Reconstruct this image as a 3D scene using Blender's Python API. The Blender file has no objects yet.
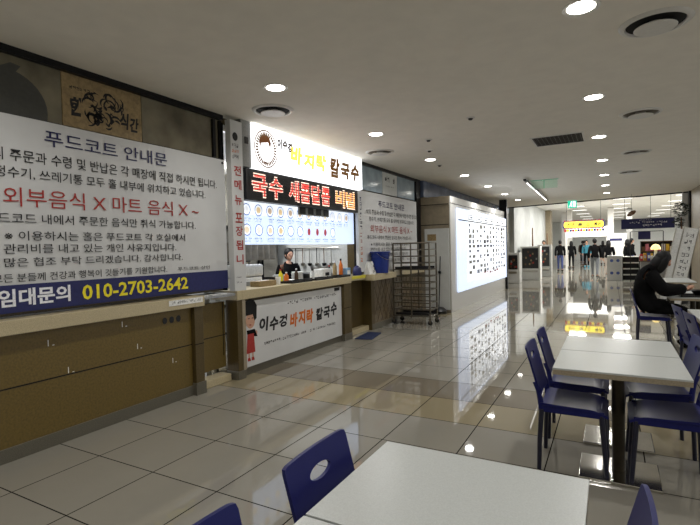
import bpy, bmesh, math, random
from mathutils import Vector, Matrix
random.seed(7)
S = bpy.context.scene
COL = S.collection
PI = math.pi
# ------------------------------------------------------------------ camera
F, YAW, PITCH, ROLL, EYE = 473.7, -0.50396, -0.0281, -0.02362, 1.51
fw = Vector((math.sin(YAW)*math.cos(PITCH), math.cos(YAW)*math.cos(PITCH), math.sin(PITCH)))
rt = Vector((math.cos(YAW), -math.sin(YAW), 0))
up = rt.cross(fw)
r2 = rt*math.cos(ROLL) + up*math.sin(ROLL)
u2 = -rt*math.sin(ROLL) + up*math.cos(ROLL)
cam = bpy.data.cameras.new('camera'); cam_o = bpy.data.objects.new('camera', cam); COL.objects.link(cam_o)
cam.sensor_fit = 'HORIZONTAL'; cam.sensor_width = 36.0; cam.lens = F/700*36.0; cam.clip_start = .05; cam.clip_end = 200
cam_o.matrix_world = Matrix(((r2.x, u2.x, -fw.x, 0), (r2.y, u2.y, -fw.y, 0), (r2.z, u2.z, -fw.z, EYE), (0, 0, 0, 1)))
S.camera = cam_o
# ------------------------------------------------------------------ world, exposure
W = bpy.data.worlds.new('world'); S.world = W; W.use_nodes = True
W.node_tree.nodes['Background'].inputs[0].default_value = (.9, .93, 1, 1)
W.node_tree.nodes['Background'].inputs[1].default_value = .9
vs = S.view_settings
vs.view_transform = 'Standard'; vs.look = 'None'; vs.gamma = 1; vs.use_curve_mapping = False
vs.exposure = 0.46
LAMP_W = 8.0        # each ceiling downlight
HALL_W = 80.0        # each ceiling panel in the far hall
KITCHEN_W = 45.0

# ------------------------------------------------------------------ materials
def lin(c):
    return tuple(((x/255)/12.92 if x/255 <= .04045 else ((x/255+.055)/1.055)**2.4) for x in c)
MATS = {}
def mat(name, rgb, rough=.5, metal=0, noise=.06, scale=40, emit=None, es=1, spec=.5, alpha=None, trans=0, coat=0, bump=0):
    if name in MATS: return MATS[name]
    m = bpy.data.materials.new(name); m.use_nodes = True
    nt = m.node_tree; b = nt.nodes['Principled BSDF']
    c = lin(rgb)
    b.inputs['Roughness'].default_value = rough; b.inputs['Metallic'].default_value = metal
    b.inputs['Specular IOR Level'].default_value = spec
    b.inputs['Coat Weight'].default_value = coat
    b.inputs['Transmission Weight'].default_value = trans
    if alpha is not None: b.inputs['Alpha'].default_value = alpha
    tc = nt.nodes.new('ShaderNodeTexCoord')
    n = nt.nodes.new('ShaderNodeTexNoise'); n.inputs['Scale'].default_value = scale; n.inputs['Detail'].default_value = 4
    nt.links.new(tc.outputs['Object'], n.inputs['Vector'])
    r = nt.nodes.new('ShaderNodeValToRGB')
    r.color_ramp.elements[0].position = .3; r.color_ramp.elements[1].position = .7
    r.color_ramp.elements[0].color = tuple(max(0, x*(1-noise*2)) for x in c)+(1,)
    r.color_ramp.elements[1].color = tuple(min(1, x*(1+noise*2)) for x in c)+(1,)
    nt.links.new(n.outputs['Fac'], r.inputs['Fac'])
    nt.links.new(r.outputs['Color'], b.inputs['Base Color'])
    if bump:
        bp = nt.nodes.new('ShaderNodeBump'); bp.inputs['Strength'].default_value = bump; bp.inputs['Distance'].default_value = .002
        nt.links.new(n.outputs['Fac'], bp.inputs['Height']); nt.links.new(bp.outputs['Normal'], b.inputs['Normal'])
    if emit:
        b.inputs['Emission Color'].default_value = lin(emit)+(1,); b.inputs['Emission Strength'].default_value = es
    MATS[name] = m
    return m

TX0, TY0, T = -.402, 1.563, .5965
def tile_mat(name, rgb, var=.10):
    m = bpy.data.materials.new(name); m.use_nodes = True
    nt = m.node_tree; N = nt.nodes; L = nt.links; b = N['Principled BSDF']
    g = N.new('ShaderNodeNewGeometry'); sx = N.new('ShaderNodeSeparateXYZ'); L.new(g.outputs['Position'], sx.inputs[0])
    def math_(op, a, v=None, c=None):
        n = N.new('ShaderNodeMath'); n.operation = op
        for i, q in enumerate((a, v, c)):
            if q is None: continue
            if isinstance(q, (int, float)): n.inputs[i].default_value = q
            else: L.new(q, n.inputs[i])
        return n.outputs[0]
    def cell(o, off):
        s = math_('DIVIDE', math_('SUBTRACT', o, off), T)
        fr = math_('FRACT', s)
        d = math_('MULTIPLY', math_('MINIMUM', fr, math_('SUBTRACT', 1.0, fr)), T)
        return math_('LESS_THAN', d, .0042), math_('FLOOR', s)
    gx, ix = cell(sx.outputs[0], TX0); gy, iy = cell(sx.outputs[1], TY0)
    grout = math_('MAXIMUM', gx, gy)
    cb = N.new('ShaderNodeCombineXYZ'); L.new(ix, cb.inputs[0]); L.new(iy, cb.inputs[1])
    wn = N.new('ShaderNodeTexWhiteNoise'); wn.noise_dimensions = '3D'; L.new(cb.outputs[0], wn.inputs['Vector'])
    no = N.new('ShaderNodeTexNoise'); no.inputs['Scale'].default_value = 5; no.inputs['Detail'].default_value = 8; no.inputs['Roughness'].default_value = .7
    L.new(g.outputs['Position'], no.inputs['Vector'])
    fine = N.new('ShaderNodeTexNoise'); fine.inputs['Scale'].default_value = 140; L.new(g.outputs['Position'], fine.inputs['Vector'])
    v = math_('ADD', math_('ADD', math_('MULTIPLY', wn.outputs['Value'], var*.6), math_('MULTIPLY', no.outputs['Fac'], var)), math_('MULTIPLY', fine.outputs['Fac'], var))
    v = math_('ADD', v, 1-var*1.3)
    hs = N.new('ShaderNodeMix'); hs.data_type = 'RGBA'; hs.blend_type = 'MULTIPLY'; hs.inputs[0].default_value = 1
    c = lin(rgb); hs.inputs[6].default_value = c+(1,)
    cv = N.new('ShaderNodeCombineXYZ'); [L.new(v, cv.inputs[i]) for i in range(3)]
    L.new(cv.outputs[0], hs.inputs[7])
    mx = N.new('ShaderNodeMix'); mx.data_type = 'RGBA'; L.new(grout, mx.inputs[0]); L.new(hs.outputs[2], mx.inputs[6])
    mx.inputs[7].default_value = (.012, .011, .009, 1)
    L.new(mx.outputs[2], b.inputs['Base Color'])
    L.new(math_('ADD', math_('MULTIPLY', grout, .5), math_('ADD', .012, math_('MULTIPLY', no.outputs['Fac'], .045))), b.inputs['Roughness'])
    b.inputs['IOR'].default_value = 1.55
    L.new(math_('MULTIPLY', math_('SUBTRACT', 1.0, grout), .5), b.inputs['Specular IOR Level'])
    w = N.new('ShaderNodeTexNoise'); w.inputs['Scale'].default_value = 3.5; L.new(g.outputs['Position'], w.inputs['Vector'])
    bp = N.new('ShaderNodeBump'); bp.inputs['Strength'].default_value = .05; bp.inputs['Distance'].default_value = .004
    L.new(w.outputs['Fac'], bp.inputs['Height']); L.new(bp.outputs['Normal'], b.inputs['Normal'])
    return m

M_FLOOR = tile_mat('polished_tile', (139, 135, 124))
M_FLOOR_BROWN = tile_mat('polished_tile_brown', (116, 108, 94))
M_FLOOR_BEIGE = tile_mat('polished_tile_beige', (143, 133, 108))
M_CEIL = mat('ceiling_paint', (232, 227, 216), .9, noise=.015, scale=6)
M_WALLC = mat('cream_wall', (214, 208, 196), .7, noise=.02, scale=6)
M_CEIL2 = mat('ceiling_paint_far', (240, 239, 235), .9, noise=.02, scale=6)
M_WALLW = mat('white_wall', (208, 210, 207), .6, noise=.02, scale=8)
M_WALLB = mat('brown_wall', (142, 130, 108), .5, noise=.06, scale=12)
M_PANEL = mat('brown_laminate', (104, 86, 40), .42, noise=.10, scale=60)
M_PANEL2 = mat('dark_brown_laminate', (80, 66, 34), .42, noise=.10, scale=60)
M_SEAM = mat('dark_seam', (16, 14, 10), .8)
M_STONE = mat('beige_granite', (186, 172, 138), .3, noise=.16, scale=260)
M_KICK = mat('grey_kick_stone', (96, 92, 80), .35, noise=.14, scale=160)
M_GREYTOP = mat('grey_shelf', (150, 152, 152), .3)
M_BANNER = mat('banner_vinyl', (206, 206, 204), .55, noise=.02, scale=3)
M_NAVY = mat('navy_print', (30, 34, 88), .5)
M_NAVYTXT = mat('navy_ink', (26, 28, 78), .6)
M_BLACK = mat('black_ink', (18, 18, 20), .6)
M_RED = mat('red_ink', (164, 44, 36), .6)
M_YELLOW = mat('yellow_ink', (236, 220, 40), .6)
M_WHITE = mat('white_ink', (236, 236, 240), .6)
M_ORANGE = mat('orange_ink', (214, 110, 24), .6)
M_BROWNINK = mat('brown_ink', (66, 44, 20), .6)
M_DARK = mat('dark_metal', (30, 30, 32), .35, metal=.6)
M_BLACKPL = mat('black_plastic', (20, 20, 22), .4)
M_RACK = mat('rack_steel', (112, 106, 94), .35, metal=.8, noise=.05)
M_STEEL = mat('stainless', (176, 172, 164), .28, metal=1, noise=.05)
M_CHROME = mat('chrome', (200, 198, 192), .12, metal=1, noise=.04, scale=8)
M_BLUE = mat('blue_plastic', (15, 20, 84), .42, noise=.05, scale=300, coat=.0, spec=.3)
M_LEG = mat('navy_leg', (20, 20, 40), .35)
M_TABLE = mat('table_laminate', (182, 185, 182), .3, noise=.04, scale=220)
M_TEDGE = mat('table_edge', (150, 138, 116), .5, noise=.08, scale=120)
M_COLUMN = mat('table_column', (52, 46, 34), .3, metal=.7)
M_GLASSD = mat('dark_frieze_glass', (112, 106, 88), .16, noise=.22, scale=3)
M_GLASSB = mat('bluish_frieze_glass', (150, 166, 176), .14, noise=.12, scale=3)
M_TAN = mat('tan_poster', (150, 128, 88), .6, noise=.12, scale=30)
M_SIGN = mat('lit_sign', (250, 250, 250), .5, emit=(250, 252, 255), es=1.35, noise=.0)
M_MENU = mat('lit_menu_print', (210, 224, 246), .5, emit=(205, 222, 252), es=.66, noise=.02)
M_MENUTOP = mat('lit_menu_print_white', (240, 246, 250), .5, emit=(238, 246, 255), es=.72, noise=.02)
M_BOARD = mat('lit_board', (216, 228, 248), .4, emit=(214, 228, 255), es=.62, noise=.01)
M_BOARDW = mat('lit_board_white', (240, 246, 255), .4, emit=(240, 246, 255), es=.68, noise=.01)
M_LED = mat('led_red', (255, 60, 50), .5, emit=(255, 96, 84), es=.62, noise=0)
M_LEDO = mat('led_orange', (255, 200, 120), .5, emit=(255, 170, 80), es=.8, noise=0)
M_LEDW = mat('led_white', (255, 235, 220), .5, emit=(255, 226, 205), es=.85, noise=0)
M_LENS = mat('lamp_lens', (255, 255, 250), .5, emit=(255, 250, 240), es=14, noise=0)
M_TRIMW = mat('white_trim', (214, 212, 206), .4, noise=.02)
M_GREY = mat('grey_paint', (140, 140, 136), .5)
M_GRILLE = mat('grille_dark', (42, 38, 32), .5)
M_GREEN = mat('exit_green', (40, 190, 150), .5, emit=(40, 205, 165), es=.7)
M_EDGEG = mat('green_edge', (120, 190, 160), .3, emit=(90, 200, 150), es=.15)
M_EXITW = mat('exit_white', (240, 255, 250), .5, emit=(235, 255, 250), es=1.6)
M_SKIN = mat('skin', (196, 150, 124), .5, noise=.04)
M_HAIR = mat('black_hair', (10, 9, 9), .6, spec=.3, noise=.2, scale=120)
M_COAT = mat('black_cloth', (13, 13, 14), 1.0, spec=.15, noise=.2, scale=80)
M_JEANS = mat('blue_jeans', (52, 62, 104), .85, noise=.15, scale=90)
M_GJEANS = mat('grey_jeans', (112, 116, 120), .85, noise=.12, scale=90)
M_SHOE = mat('white_shoe', (190, 188, 184), .6)
M_BSHOE = mat('black_shoe', (18, 18, 18), .5)
M_BUCKET = mat('bucket_blue', (16, 42, 122), .35, noise=.05)
M_MAT = mat('mat_blue', (18, 34, 72), .9, noise=.3, scale=90)
M_TAPE = mat('yellow_tape', (210, 200, 60), .5)
M_FABRIC = mat('grey_curtain', (134, 126, 112), .9, noise=.1, scale=14)
M_WHITEPL = mat('white_plastic', (216, 216, 212), .4)
M_CRATE = mat('dark_crate', (26, 26, 28), .5)
M_PAPER = mat('paper_white', (232, 232, 228), .7)
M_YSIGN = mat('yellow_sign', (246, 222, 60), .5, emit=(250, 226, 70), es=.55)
M_LEAF = mat('dark_leaf', (24, 34, 24), .6, noise=.3, scale=60)
M_GLOW = mat('shopfront_glow', (255, 255, 252), .5, emit=(255, 253, 246), es=2.0)
M_WOOD = mat('wood_brown', (96, 66, 38), .5, noise=.15, scale=20)
M_CREAM = mat('cream_shade', (250, 226, 150), .6, emit=(255, 226, 140), es=1.2)
M_ACRYL = mat('clear_acrylic', (225, 255, 240), .05, trans=1.0, noise=0)
M_TILEB = mat('brown_tile', (104, 88, 62), .35, noise=.2, scale=16)
M_KTILE = mat('kitchen_tile', (196, 196, 190), .4, noise=.04)

# ------------------------------------------------------------------ mesh helpers
class MB:
    def __init__(s): s.bm = bmesh.new(); s.mi = 0; s.mats = []
    def use(s, m):
        if m not in s.mats: s.mats.append(m)
        s.mi = s.mats.index(m); return s
    def face(s, vs):
        try:
            f = s.bm.faces.new(vs); f.material_index = s.mi; return f
        except ValueError: return None
    def box(s, x0, x1, y0, y1, z0, z1, bev=0):
        t = bmesh.new()
        bmesh.ops.create_cube(t, size=1)
        for v in t.verts: v.co = Vector((x0+(v.co.x+.5)*(x1-x0), y0+(v.co.y+.5)*(y1-y0), z0+(v.co.z+.5)*(z1-z0)))
        if bev: bmesh.ops.bevel(t, geom=t.edges[:], offset=bev, segments=2, profile=.6, affect='EDGES')
        s.merge(t); return s
    def merge(s, t, mtx=None):
        mp = {}
        for v in t.verts: mp[v] = s.bm.verts.new(mtx @ v.co if mtx else v.co)
        for f in t.faces: s.face([mp[v] for v in f.verts])
        t.free()
    def obox(s, mtx, hx, hy, hz, bev=0):
        t = bmesh.new(); bmesh.ops.create_cube(t, size=2)
        for v in t.verts: v.co = Vector((v.co.x*hx, v.co.y*hy, v.co.z*hz))
        if bev: bmesh.ops.bevel(t, geom=t.edges[:], offset=bev, segments=2, profile=.6, affect='EDGES')
        s.merge(t, mtx); return s
    def lathe(s, prof, c=(0, 0, 0), n=24, axis='z', sx=1, sy=1):
        rings = []
        for r, z in prof:
            ring = []
            if r < 1e-6:
                ring = [s.bm.verts.new(s._ax(0, 0, z, c, axis))]
            else:
                for i in range(n):
                    a = 2*PI*i/n; ring.append(s.bm.verts.new(s._ax(r*math.cos(a)*sx, r*math.sin(a)*sy, z, c, axis)))
            rings.append(ring)
        for a, b in zip(rings, rings[1:]):
            for i in range(n):
                j = (i+1) % n
                if len(a) == 1 and len(b) == 1: continue
                if len(a) == 1: s.face([a[0], b[i], b[j]])
                elif len(b) == 1: s.face([a[i], b[0], a[j]])
                else: s.face([a[i], a[j], b[j], b[i]])
        if prof[0][0] > 1e-6 and abs(prof[0][0]-prof[-1][0]) < 1e-6 and len(prof) > 3:
            a, b = rings[-1], rings[0]
            for i in range(n): s.face([a[i], a[(i+1) % n], b[(i+1) % n], b[i]])
            return s
        for ring, rev in ((rings[0], True), (rings[-1], False)):
            if len(ring) > 2: s.face(ring[::-1] if rev else ring)
        return s
    def _ax(s, x, y, z, c, axis):
        if axis == 'z': v = (x, y, z)
        elif axis == 'x': v = (z, x, y)
        else: v = (y, z, x)
        return Vector(v)+Vector(c)
    def tube(s, pts, r, n=10, r1=None, cap=True, flat=1):
        pts = [Vector(p) for p in pts]; k = len(pts); rings = []
        prev = None
        for i, p in enumerate(pts):
            d = (pts[min(i+1, k-1)]-pts[max(i-1, 0)]).normalized()
            a = prev if prev is not None else (Vector((0, 0, 1)) if abs(d.z) < .9 else Vector((1, 0, 0)))
            e1 = (a - d*a.dot(d)).normalized(); e2 = d.cross(e1); prev = e1
            rr = r if r1 is None else r+(r1-r)*i/(k-1)
            rings.append([s.bm.verts.new(p+e1*rr*math.cos(2*PI*j/n)+e2*rr*flat*math.sin(2*PI*j/n)) for j in range(n)])
        for a, b in zip(rings, rings[1:]):
            for i in range(n): s.face([a[i], a[(i+1) % n], b[(i+1) % n], b[i]])
        if cap: s.face(rings[0][::-1]); s.face(rings[-1])
        return s
    def prism(s, poly, z0, z1):
        a = [s.bm.verts.new((x, y, z0)) for x, y in poly]; b = [s.bm.verts.new((x, y, z1)) for x, y in poly]
        s.face(a[::-1]); s.face(b)
        n = len(poly)
        for i in range(n): s.face([a[i], a[(i+1) % n], b[(i+1) % n], b[i]])
        return s
    def poly_x(s, pts, x):                 # polygon facing +X from (y, z) points
        s.face([s.bm.verts.new((x, y, z)) for y, z in pts]); return s
    def disc_x(s, x, y, z, r, rz=None, n=20):
        rz = rz or r
        return s.poly_x([(y+r*math.cos(2*PI*i/n), z+rz*math.sin(2*PI*i/n)) for i in range(n)], x)
    def ring_x(s, x, y, z, r0, r1, n=24, k=1.0):
        a = [s.bm.verts.new((x, y+r0*math.cos(2*PI*i/n), z+k*r0*math.sin(2*PI*i/n))) for i in range(n)]
        b = [s.bm.verts.new((x, y+r1*math.cos(2*PI*i/n), z+k*r1*math.sin(2*PI*i/n))) for i in range(n)]
        for i in range(n): s.face([a[i], b[i], b[(i+1) % n], a[(i+1) % n]])
        return s
    def shell(s, fn, nu, nv, th):          # thick curved sheet; fn(u,v)->point
        P = [[Vector(fn(i/nu, j/nv)) for j in range(nv+1)] for i in range(nu+1)]
        def nrm(i, j):
            a = P[min(i+1, nu)][j]-P[max(i-1, 0)][j]; b = P[i][min(j+1, nv)]-P[i][max(j-1, 0)]
            return a.cross(b).normalized()
        A = [[s.bm.verts.new(P[i][j]) for j in range(nv+1)] for i in range(nu+1)]
        B = [[s.bm.verts.new(P[i][j]-nrm(i, j)*th) for j in range(nv+1)] for i in range(nu+1)]
        for i in range(nu):
            for j in range(nv):
                s.face([A[i][j], A[i+1][j], A[i+1][j+1], A[i][j+1]])
                s.face([B[i][j], B[i][j+1], B[i+1][j+1], B[i+1][j]])
        for i in range(nu):
            s.face([A[i][0], B[i][0], B[i+1][0], A[i+1][0]]); s.face([A[i][nv], A[i+1][nv], B[i+1][nv], B[i][nv]])
        for j in range(nv):
            s.face([A[0][j], A[0][j+1], B[0][j+1], B[0][j]]); s.face([A[nu][j], B[nu][j], B[nu][j+1], A[nu][j+1]])
        return s
    def build(s, name, m=None, parent=None, smooth=False, recalc=True):
        if m is not None and not s.mats: s.mats = [m]
        if recalc: bmesh.ops.recalc_face_normals(s.bm, faces=s.bm.faces[:])
        me = bpy.data.meshes.new(name); s.bm.to_mesh(me); s.bm.free()
        for x in s.mats: me.materials.append(x)
        if smooth:
            for p in me.polygons: p.use_smooth = True
            try: me.set_sharp_from_angle(angle=math.radians(40))
            except Exception: pass
        o = bpy.data.objects.new(name, me); COL.objects.link(o)
        if parent is not None: o.parent = parent
        return o

def tag(o, label, cat, group=None, kind=None):
    if label: o['label'] = label
    if cat: o['category'] = cat
    if group: o['group'] = group
    if kind: o['kind'] = kind
    return o
def thing(name, label, cat, loc=(0, 0, 0), rz=0, group=None):
    o = bpy.data.objects.new(name, None); COL.objects.link(o); o.empty_display_size = .1
    o.location = loc; o.rotation_euler = (0, 0, rz)
    return tag(o, label, cat, group)
def struct(o): o['kind'] = 'structure'; return o
def copy_tree(o, parent=None):
    c = o.copy(); COL.objects.link(c)
    if parent is not None: c.parent = parent
    for ch in list(o.children): copy_tree(ch, c)
    return c
def place(proto, first, loc, rz, label, group=None):
    o = proto if first else copy_tree(proto)
    o.location = loc; o.rotation_euler = (0, 0, rz); o['label'] = label
    if group: o['group'] = group
    return o

# lettering: real glyph outlines, fitted to a rectangle on a wall; ax maps (a along, b up) -> point
def glyphs(s, bold=0, spacing=1.0, shear=0):
    cu = bpy.data.curves.new('t', 'FONT'); cu.body = s; cu.size = 1; cu.offset = bold; cu.space_character = spacing; cu.shear = shear
    cu.resolution_u = 2; cu.fill_mode = 'FRONT'
    o = bpy.data.objects.new('t', cu); COL.objects.link(o)
    dg = bpy.context.evaluated_depsgraph_get(); dg.update()
    me = bpy.data.meshes.new_from_object(o.evaluated_get(dg))
    vs_ = [(v.co.x, v.co.y) for v in me.vertices]; fs = [tuple(p.vertices) for p in me.polygons]
    bpy.data.objects.remove(o); bpy.data.curves.remove(cu); bpy.data.meshes.remove(me)
    return vs_, fs
def on_x(X): return lambda a, b: Vector((X, a, b))          # faces +X, reads along +Y
def on_y(Y): return lambda a, b: Vector((a, Y, b))          # faces -Y, reads along +X
def write(mb, s, a0, a1, b0, b1, ax, bold=0, spacing=1.0, shear=0, tilt=0, fit=True):
    v, f = glyphs(s, bold, spacing, shear)
    if not v: return
    xs = [p[0] for p in v]; ys = [p[1] for p in v]
    x0, x1, y0, y1 = min(xs), max(xs), min(ys), max(ys)
    k = [mb.bm.verts.new(ax(a0+(x-x0)/(x1-x0)*(a1-a0), b0+(y-y0)/max(y1-y0, 1e-6)*(b1-b0)+tilt*((x-x0)/(x1-x0)-.5))) for x, y in v]
    for q in f: mb.face([k[i] for i in q])
def brush(mb, chars, a0, a1, b0, b1, ax, bold=.03, seed=1):
    rnd = random.Random(seed); n = len(chars); w = (a1-a0)/n
    for i, ch in enumerate(chars):
        dy = rnd.uniform(-.06, .06)*(b1-b0); k = rnd.uniform(.9, 1.08)
        write(mb, ch, a0+w*(i+.04), a0+w*(i+.96), b0+dy, b0+dy+(b1-b0)*k, ax, bold=bold, shear=.12, tilt=rnd.uniform(0, .05)*(b1-b0))
def scribble(mb, a0, a1, b0, b1, ax, n, seed=0, fill=.75):   # tiny print too small to read
    rnd = random.Random(seed); w = (a1-a0)/n; h = b1-b0
    def st(x0, x1, y0, y1): mb.face([mb.bm.verts.new(ax(*q)) for q in ((x0, y0), (x1, y0), (x1, y1), (x0, y1))])
    for i in range(n):
        if rnd.random() > .86: continue
        x = a0+w*i; t = min(w, h)*.16
        for k in range(rnd.choice((2, 3, 3))):
            y = b0+h*rnd.uniform(.05, .9); st(x+w*.1, x+w*rnd.uniform(.45, fill), y, y+t)
        if rnd.random() < .75:
            xx = x+w*rnd.uniform(.5, .8); st(xx, xx+t, b0+h*rnd.uniform(0, .3), b0+h)

# ================================================================== SETTING
CZ = 3.1
WX = -4.02
bm = MB().use(M_FLOOR)
rows = {5: M_FLOOR_BROWN, 4: M_FLOOR_BEIGE, 15: M_FLOOR_BROWN, 14: M_FLOOR_BEIGE, 26: M_FLOOR_BROWN, 25: M_FLOOR_BEIGE}
ys = [-5.0]
spans = []
edge = -5.0
for k in sorted(rows):
    y0 = TY0+T*k
    if y0 > edge+.01: spans.append((edge, y0, M_FLOOR))
    spans.append((y0, y0+T, rows[k])); edge = y0+T
spans.append((edge, 52, M_FLOOR))
for a, b, m in spans:
    bm.use(m); bm.face([bm.bm.verts.new(p) for p in ((-7.5, a, 0), (9, a, 0), (9, b, 0), (-7.5, b, 0))])
struct(bm.build('floor', recalc=False))
# near ceiling (a slab whose far edge runs a little askew) and the higher ceiling of the hall beyond
struct(MB().use(M_CEIL).prism([(-4.3, -5), (9, -5), (9, 16.8), (2.2, 18.55), (-4.0, 20.7), (-4.3, 20.8)], CZ, CZ+.14).build('ceiling'))
struct(MB().use(M_DARK).prism([(9, 16.82), (2.2, 18.57), (-4.0, 20.72), (-4.0, 20.80), (2.2, 18.66), (9, 16.91)], CZ-.035, CZ+.16).build('trim_1'))
struct(MB().use(M_CEIL2).prism([(-8, 16.5), (10, 16.5), (10, 52), (-8, 52)], 3.62, 3.75).build('ceiling_far'))
struct(MB().use(M_CEIL2).box(-8, 10, 16.4, 16.6, 3.2, 3.7).build('trim_2'))
# left wall behind the counters
w = MB().use(M_PANEL2).box(WX-.2, WX, -5, 4.17, 1.06, CZ); w.box(WX-.2, WX, 7.56, 10.66, 1.06, CZ); w.box(WX-.2, WX, 10.66, 20.7, 0, CZ); w.box(WX-.2, WX, 4.17, 7.55, 3.02, CZ)
struct(w.build('wall_left'))
struct(MB().use(M_DARK).box(WX, -3.94, -5, 4.17, 3.045, CZ).build('trim_3'))
struct(MB().use(M_DARK).box(WX, -3.95, 7.56, 10.65, 3.045, CZ).build('trim_4'))
struct(MB().use(M_WALLC).box(-4.3, 9.2, -5.2, -5, 0, CZ).build('wall_back'))
w = MB().use(M_WALLC).box(9, 9.2, -5, 17, 0, .55).box(9, 9.2, -5, 17, 2.85, CZ)  # wall out of view; its openings are added to let in fill light
for y in (-5, .4, 5.8, 11.2, 16.6): w.box(9, 9.2, y, y+.4, .55, 2.85)
struct(w.build('wall_right'))
for i, y in enumerate((-4.6, .8, 6.2, 11.6)):
    q = MB().use(M_TRIMW)
    for k in range(5): q.box(9.06, 9.12, y+k*1.235, y+k*1.235+.06, .55, 2.85)
    q.box(9.06, 9.12, y, y+5, .55, .6).box(9.06, 9.12, y, y+5, 2.8, 2.85)
    struct(q.build('window_%d' % (i+1)))  # added frames for those openings, so world light can brighten the ceiling
wr = MB().use(M_WALLB).box(2.22, 2.5, 15.6, 19.4, 0, CZ)
wr.use(M_DARK).box(2.17, 2.24, 18.3, 18.6, 0, CZ)
struct(wr.build('wall_corner'))
struct(MB().use(M_TRIMW).box(2.02, 2.2, 18.62, 18.8, 0, 3.4).build('trim_5'))
struct(MB().use(mat('pale_panel_wall', (176, 179, 177), .6, noise=.04, scale=3)).box(-3.75, -3.55, 20.75, 31.6, 0, 3.6).build('wall_far_left'))
struct(MB().use(M_WALLB).box(-3.75, -3.25, 31.6, 32.6, 0, 3.6).build('wall_far_column'))
struct(MB().use(M_WALLW).box(-8, 10, 50, 50.3, 0, 3.65).build('wall_far'))
struct(MB().use(M_WALLW).box(-6.3, -6, 32.6, 50, 0, 3.65).build('wall_far_side'))
struct(MB().use(M_WALLW).box(7, 7.3, 19.4, 50, 0, 3.65).build('wall_far_right'))
struct(MB().use(M_WALLB).box(2.5, 9.2, 17, 17.2, 0, CZ).build('wall_far_dining'))

# ---- projecting block with the long lit board
b = MB().use(M_WALLB).box(-4.02, -3.25, 10.67, 17.0, 0, 2.68)
blk = struct(b.build('wall_block'))
cl = MB().use(M_TRIMW).box(-3.25, -3.225, 10.67, 17.0, 0, 2.68)
o = cl.build('white_cladding', parent=blk)
sm = MB().use(M_SEAM)
for z in (2.5, 2.03): sm.box(-4.0, -3.27, 10.662, 10.672, z-.008, z+.008)
for z in (2.52,): sm.box(-3.23, -3.221, 10.67, 17, z-.006, z+.006)
sm.build('panel_seam', parent=blk)
struct(MB().use(M_DARK).box(-3.4, -3.15, 17.0, 17.16, 0, CZ).build('trim_6'))
t = MB().use(M_WALLW).box(-3.83, -3.25, 10.60, 10.64, .06, 1.94)
pb = tag(t.build('plain_panel'), 'tall plain white panel on brown wall behind the tray rack', 'panel')
MB().use(M_TAN).box(-3.76, -3.55, 10.59, 10.602, 1.66, 1.81).build('note', parent=pb)
st = MB().use(M_DARK); st.tube([(-3.5, 10.55, .05), (-3.45, 10.57, 1.3)], .012); st.lathe([(.03, 0), (.035, .03), (.03, .06)], (-3.47, 10.56, .9), 10)
mop = thing('mop', 'thin dark mop handle leaning against white panel behind tray rack', 'mop')
st.build('handle', parent=mop)
MB().use(M_BLACKPL).lathe([(.05, .0), (.17, .01), (.18, .06), (.10, .13), (.02, .15)], (-3.43, 10.42, 0), 16, sx=.9).build('mop_head', parent=mop, smooth=True)

# lit board
M_PALEINK = mat('pale_ink', (150, 160, 180), .6)
lb = thing('menu_lightbox', 'long lit white board covered in rows of small print on cladded wall', 'sign', (-3.2, 11.1, .42))
def P_(o): o.location = (0, 0, 0); return o
def child(mb, name, par, m=None, smooth=False):
    o = mb.build(name, m, None, smooth); o.parent = par
    o.matrix_parent_inverse = Matrix.Translation(par.location).inverted() if par.rotation_euler.z == 0 else par.matrix_basis.inverted()
    return o
child(MB().use(M_BOARD).box(-3.215, -3.17, 11.1, 16.98, .42, 2.43, .01), 'board_face', lb)
child(MB().use(M_BOARDW).box(-3.172, -3.166, 11.9, 16.8, .62, 2.36), 'white_print_area', lb)
pr = MB().use(M_BLACK)
ax = on_x(-3.163)
rnd = random.Random(3)
for k in range(6):
    y0 = 12.0+k*.8
    write_rows = 0
    pr.use(M_BLACK)
    for e in ((y0, y0+.66, 2.19, 2.205), (y0, y0+.66, 2.30, 2.315), (y0, y0+.03, 2.19, 2.30), (y0+.63, y0+.66, 2.19, 2.30), (y0+.2, y0+.45, 2.235, 2.265)):
        pr.face([pr.bm.verts.new(ax(*q)) for q in ((e[0], e[2]), (e[1], e[2]), (e[1], e[3]), (e[0], e[3]))])
    for r in range(10):
        z = 2.06-r*.135
        for c in range(2):
            if rnd.random() < .78:
                yy = y0+.03+c*.36; pr.use(rnd.choice((M_BLACK, M_GREY, M_NAVYTXT, M_GREY, M_PALEINK)))
                wv = rnd.choice((.14, .2, .27)); hh = rnd.choice((.03, .045, .07))
                pr.face([pr.bm.verts.new(ax(*q)) for q in ((yy, z-hh), (yy+wv, z-hh), (yy+wv, z+.03), (yy, z+.03))])
pr.use(M_SEAM)
pr.face([pr.bm.verts.new(ax(*q)) for q in ((11.1, 2.14), (17, 2.14), (17, 2.165), (11.1, 2.165))])
pr.use(M_RED); scribble(pr, 13.6, 15.6, .70, .82, ax, 6, 5, .95)
pr.use(M_GREY); scribble(pr, 12.2, 16.4, .635, .67, ax, 40, 6)
child(pr, 'print', lb)

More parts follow.
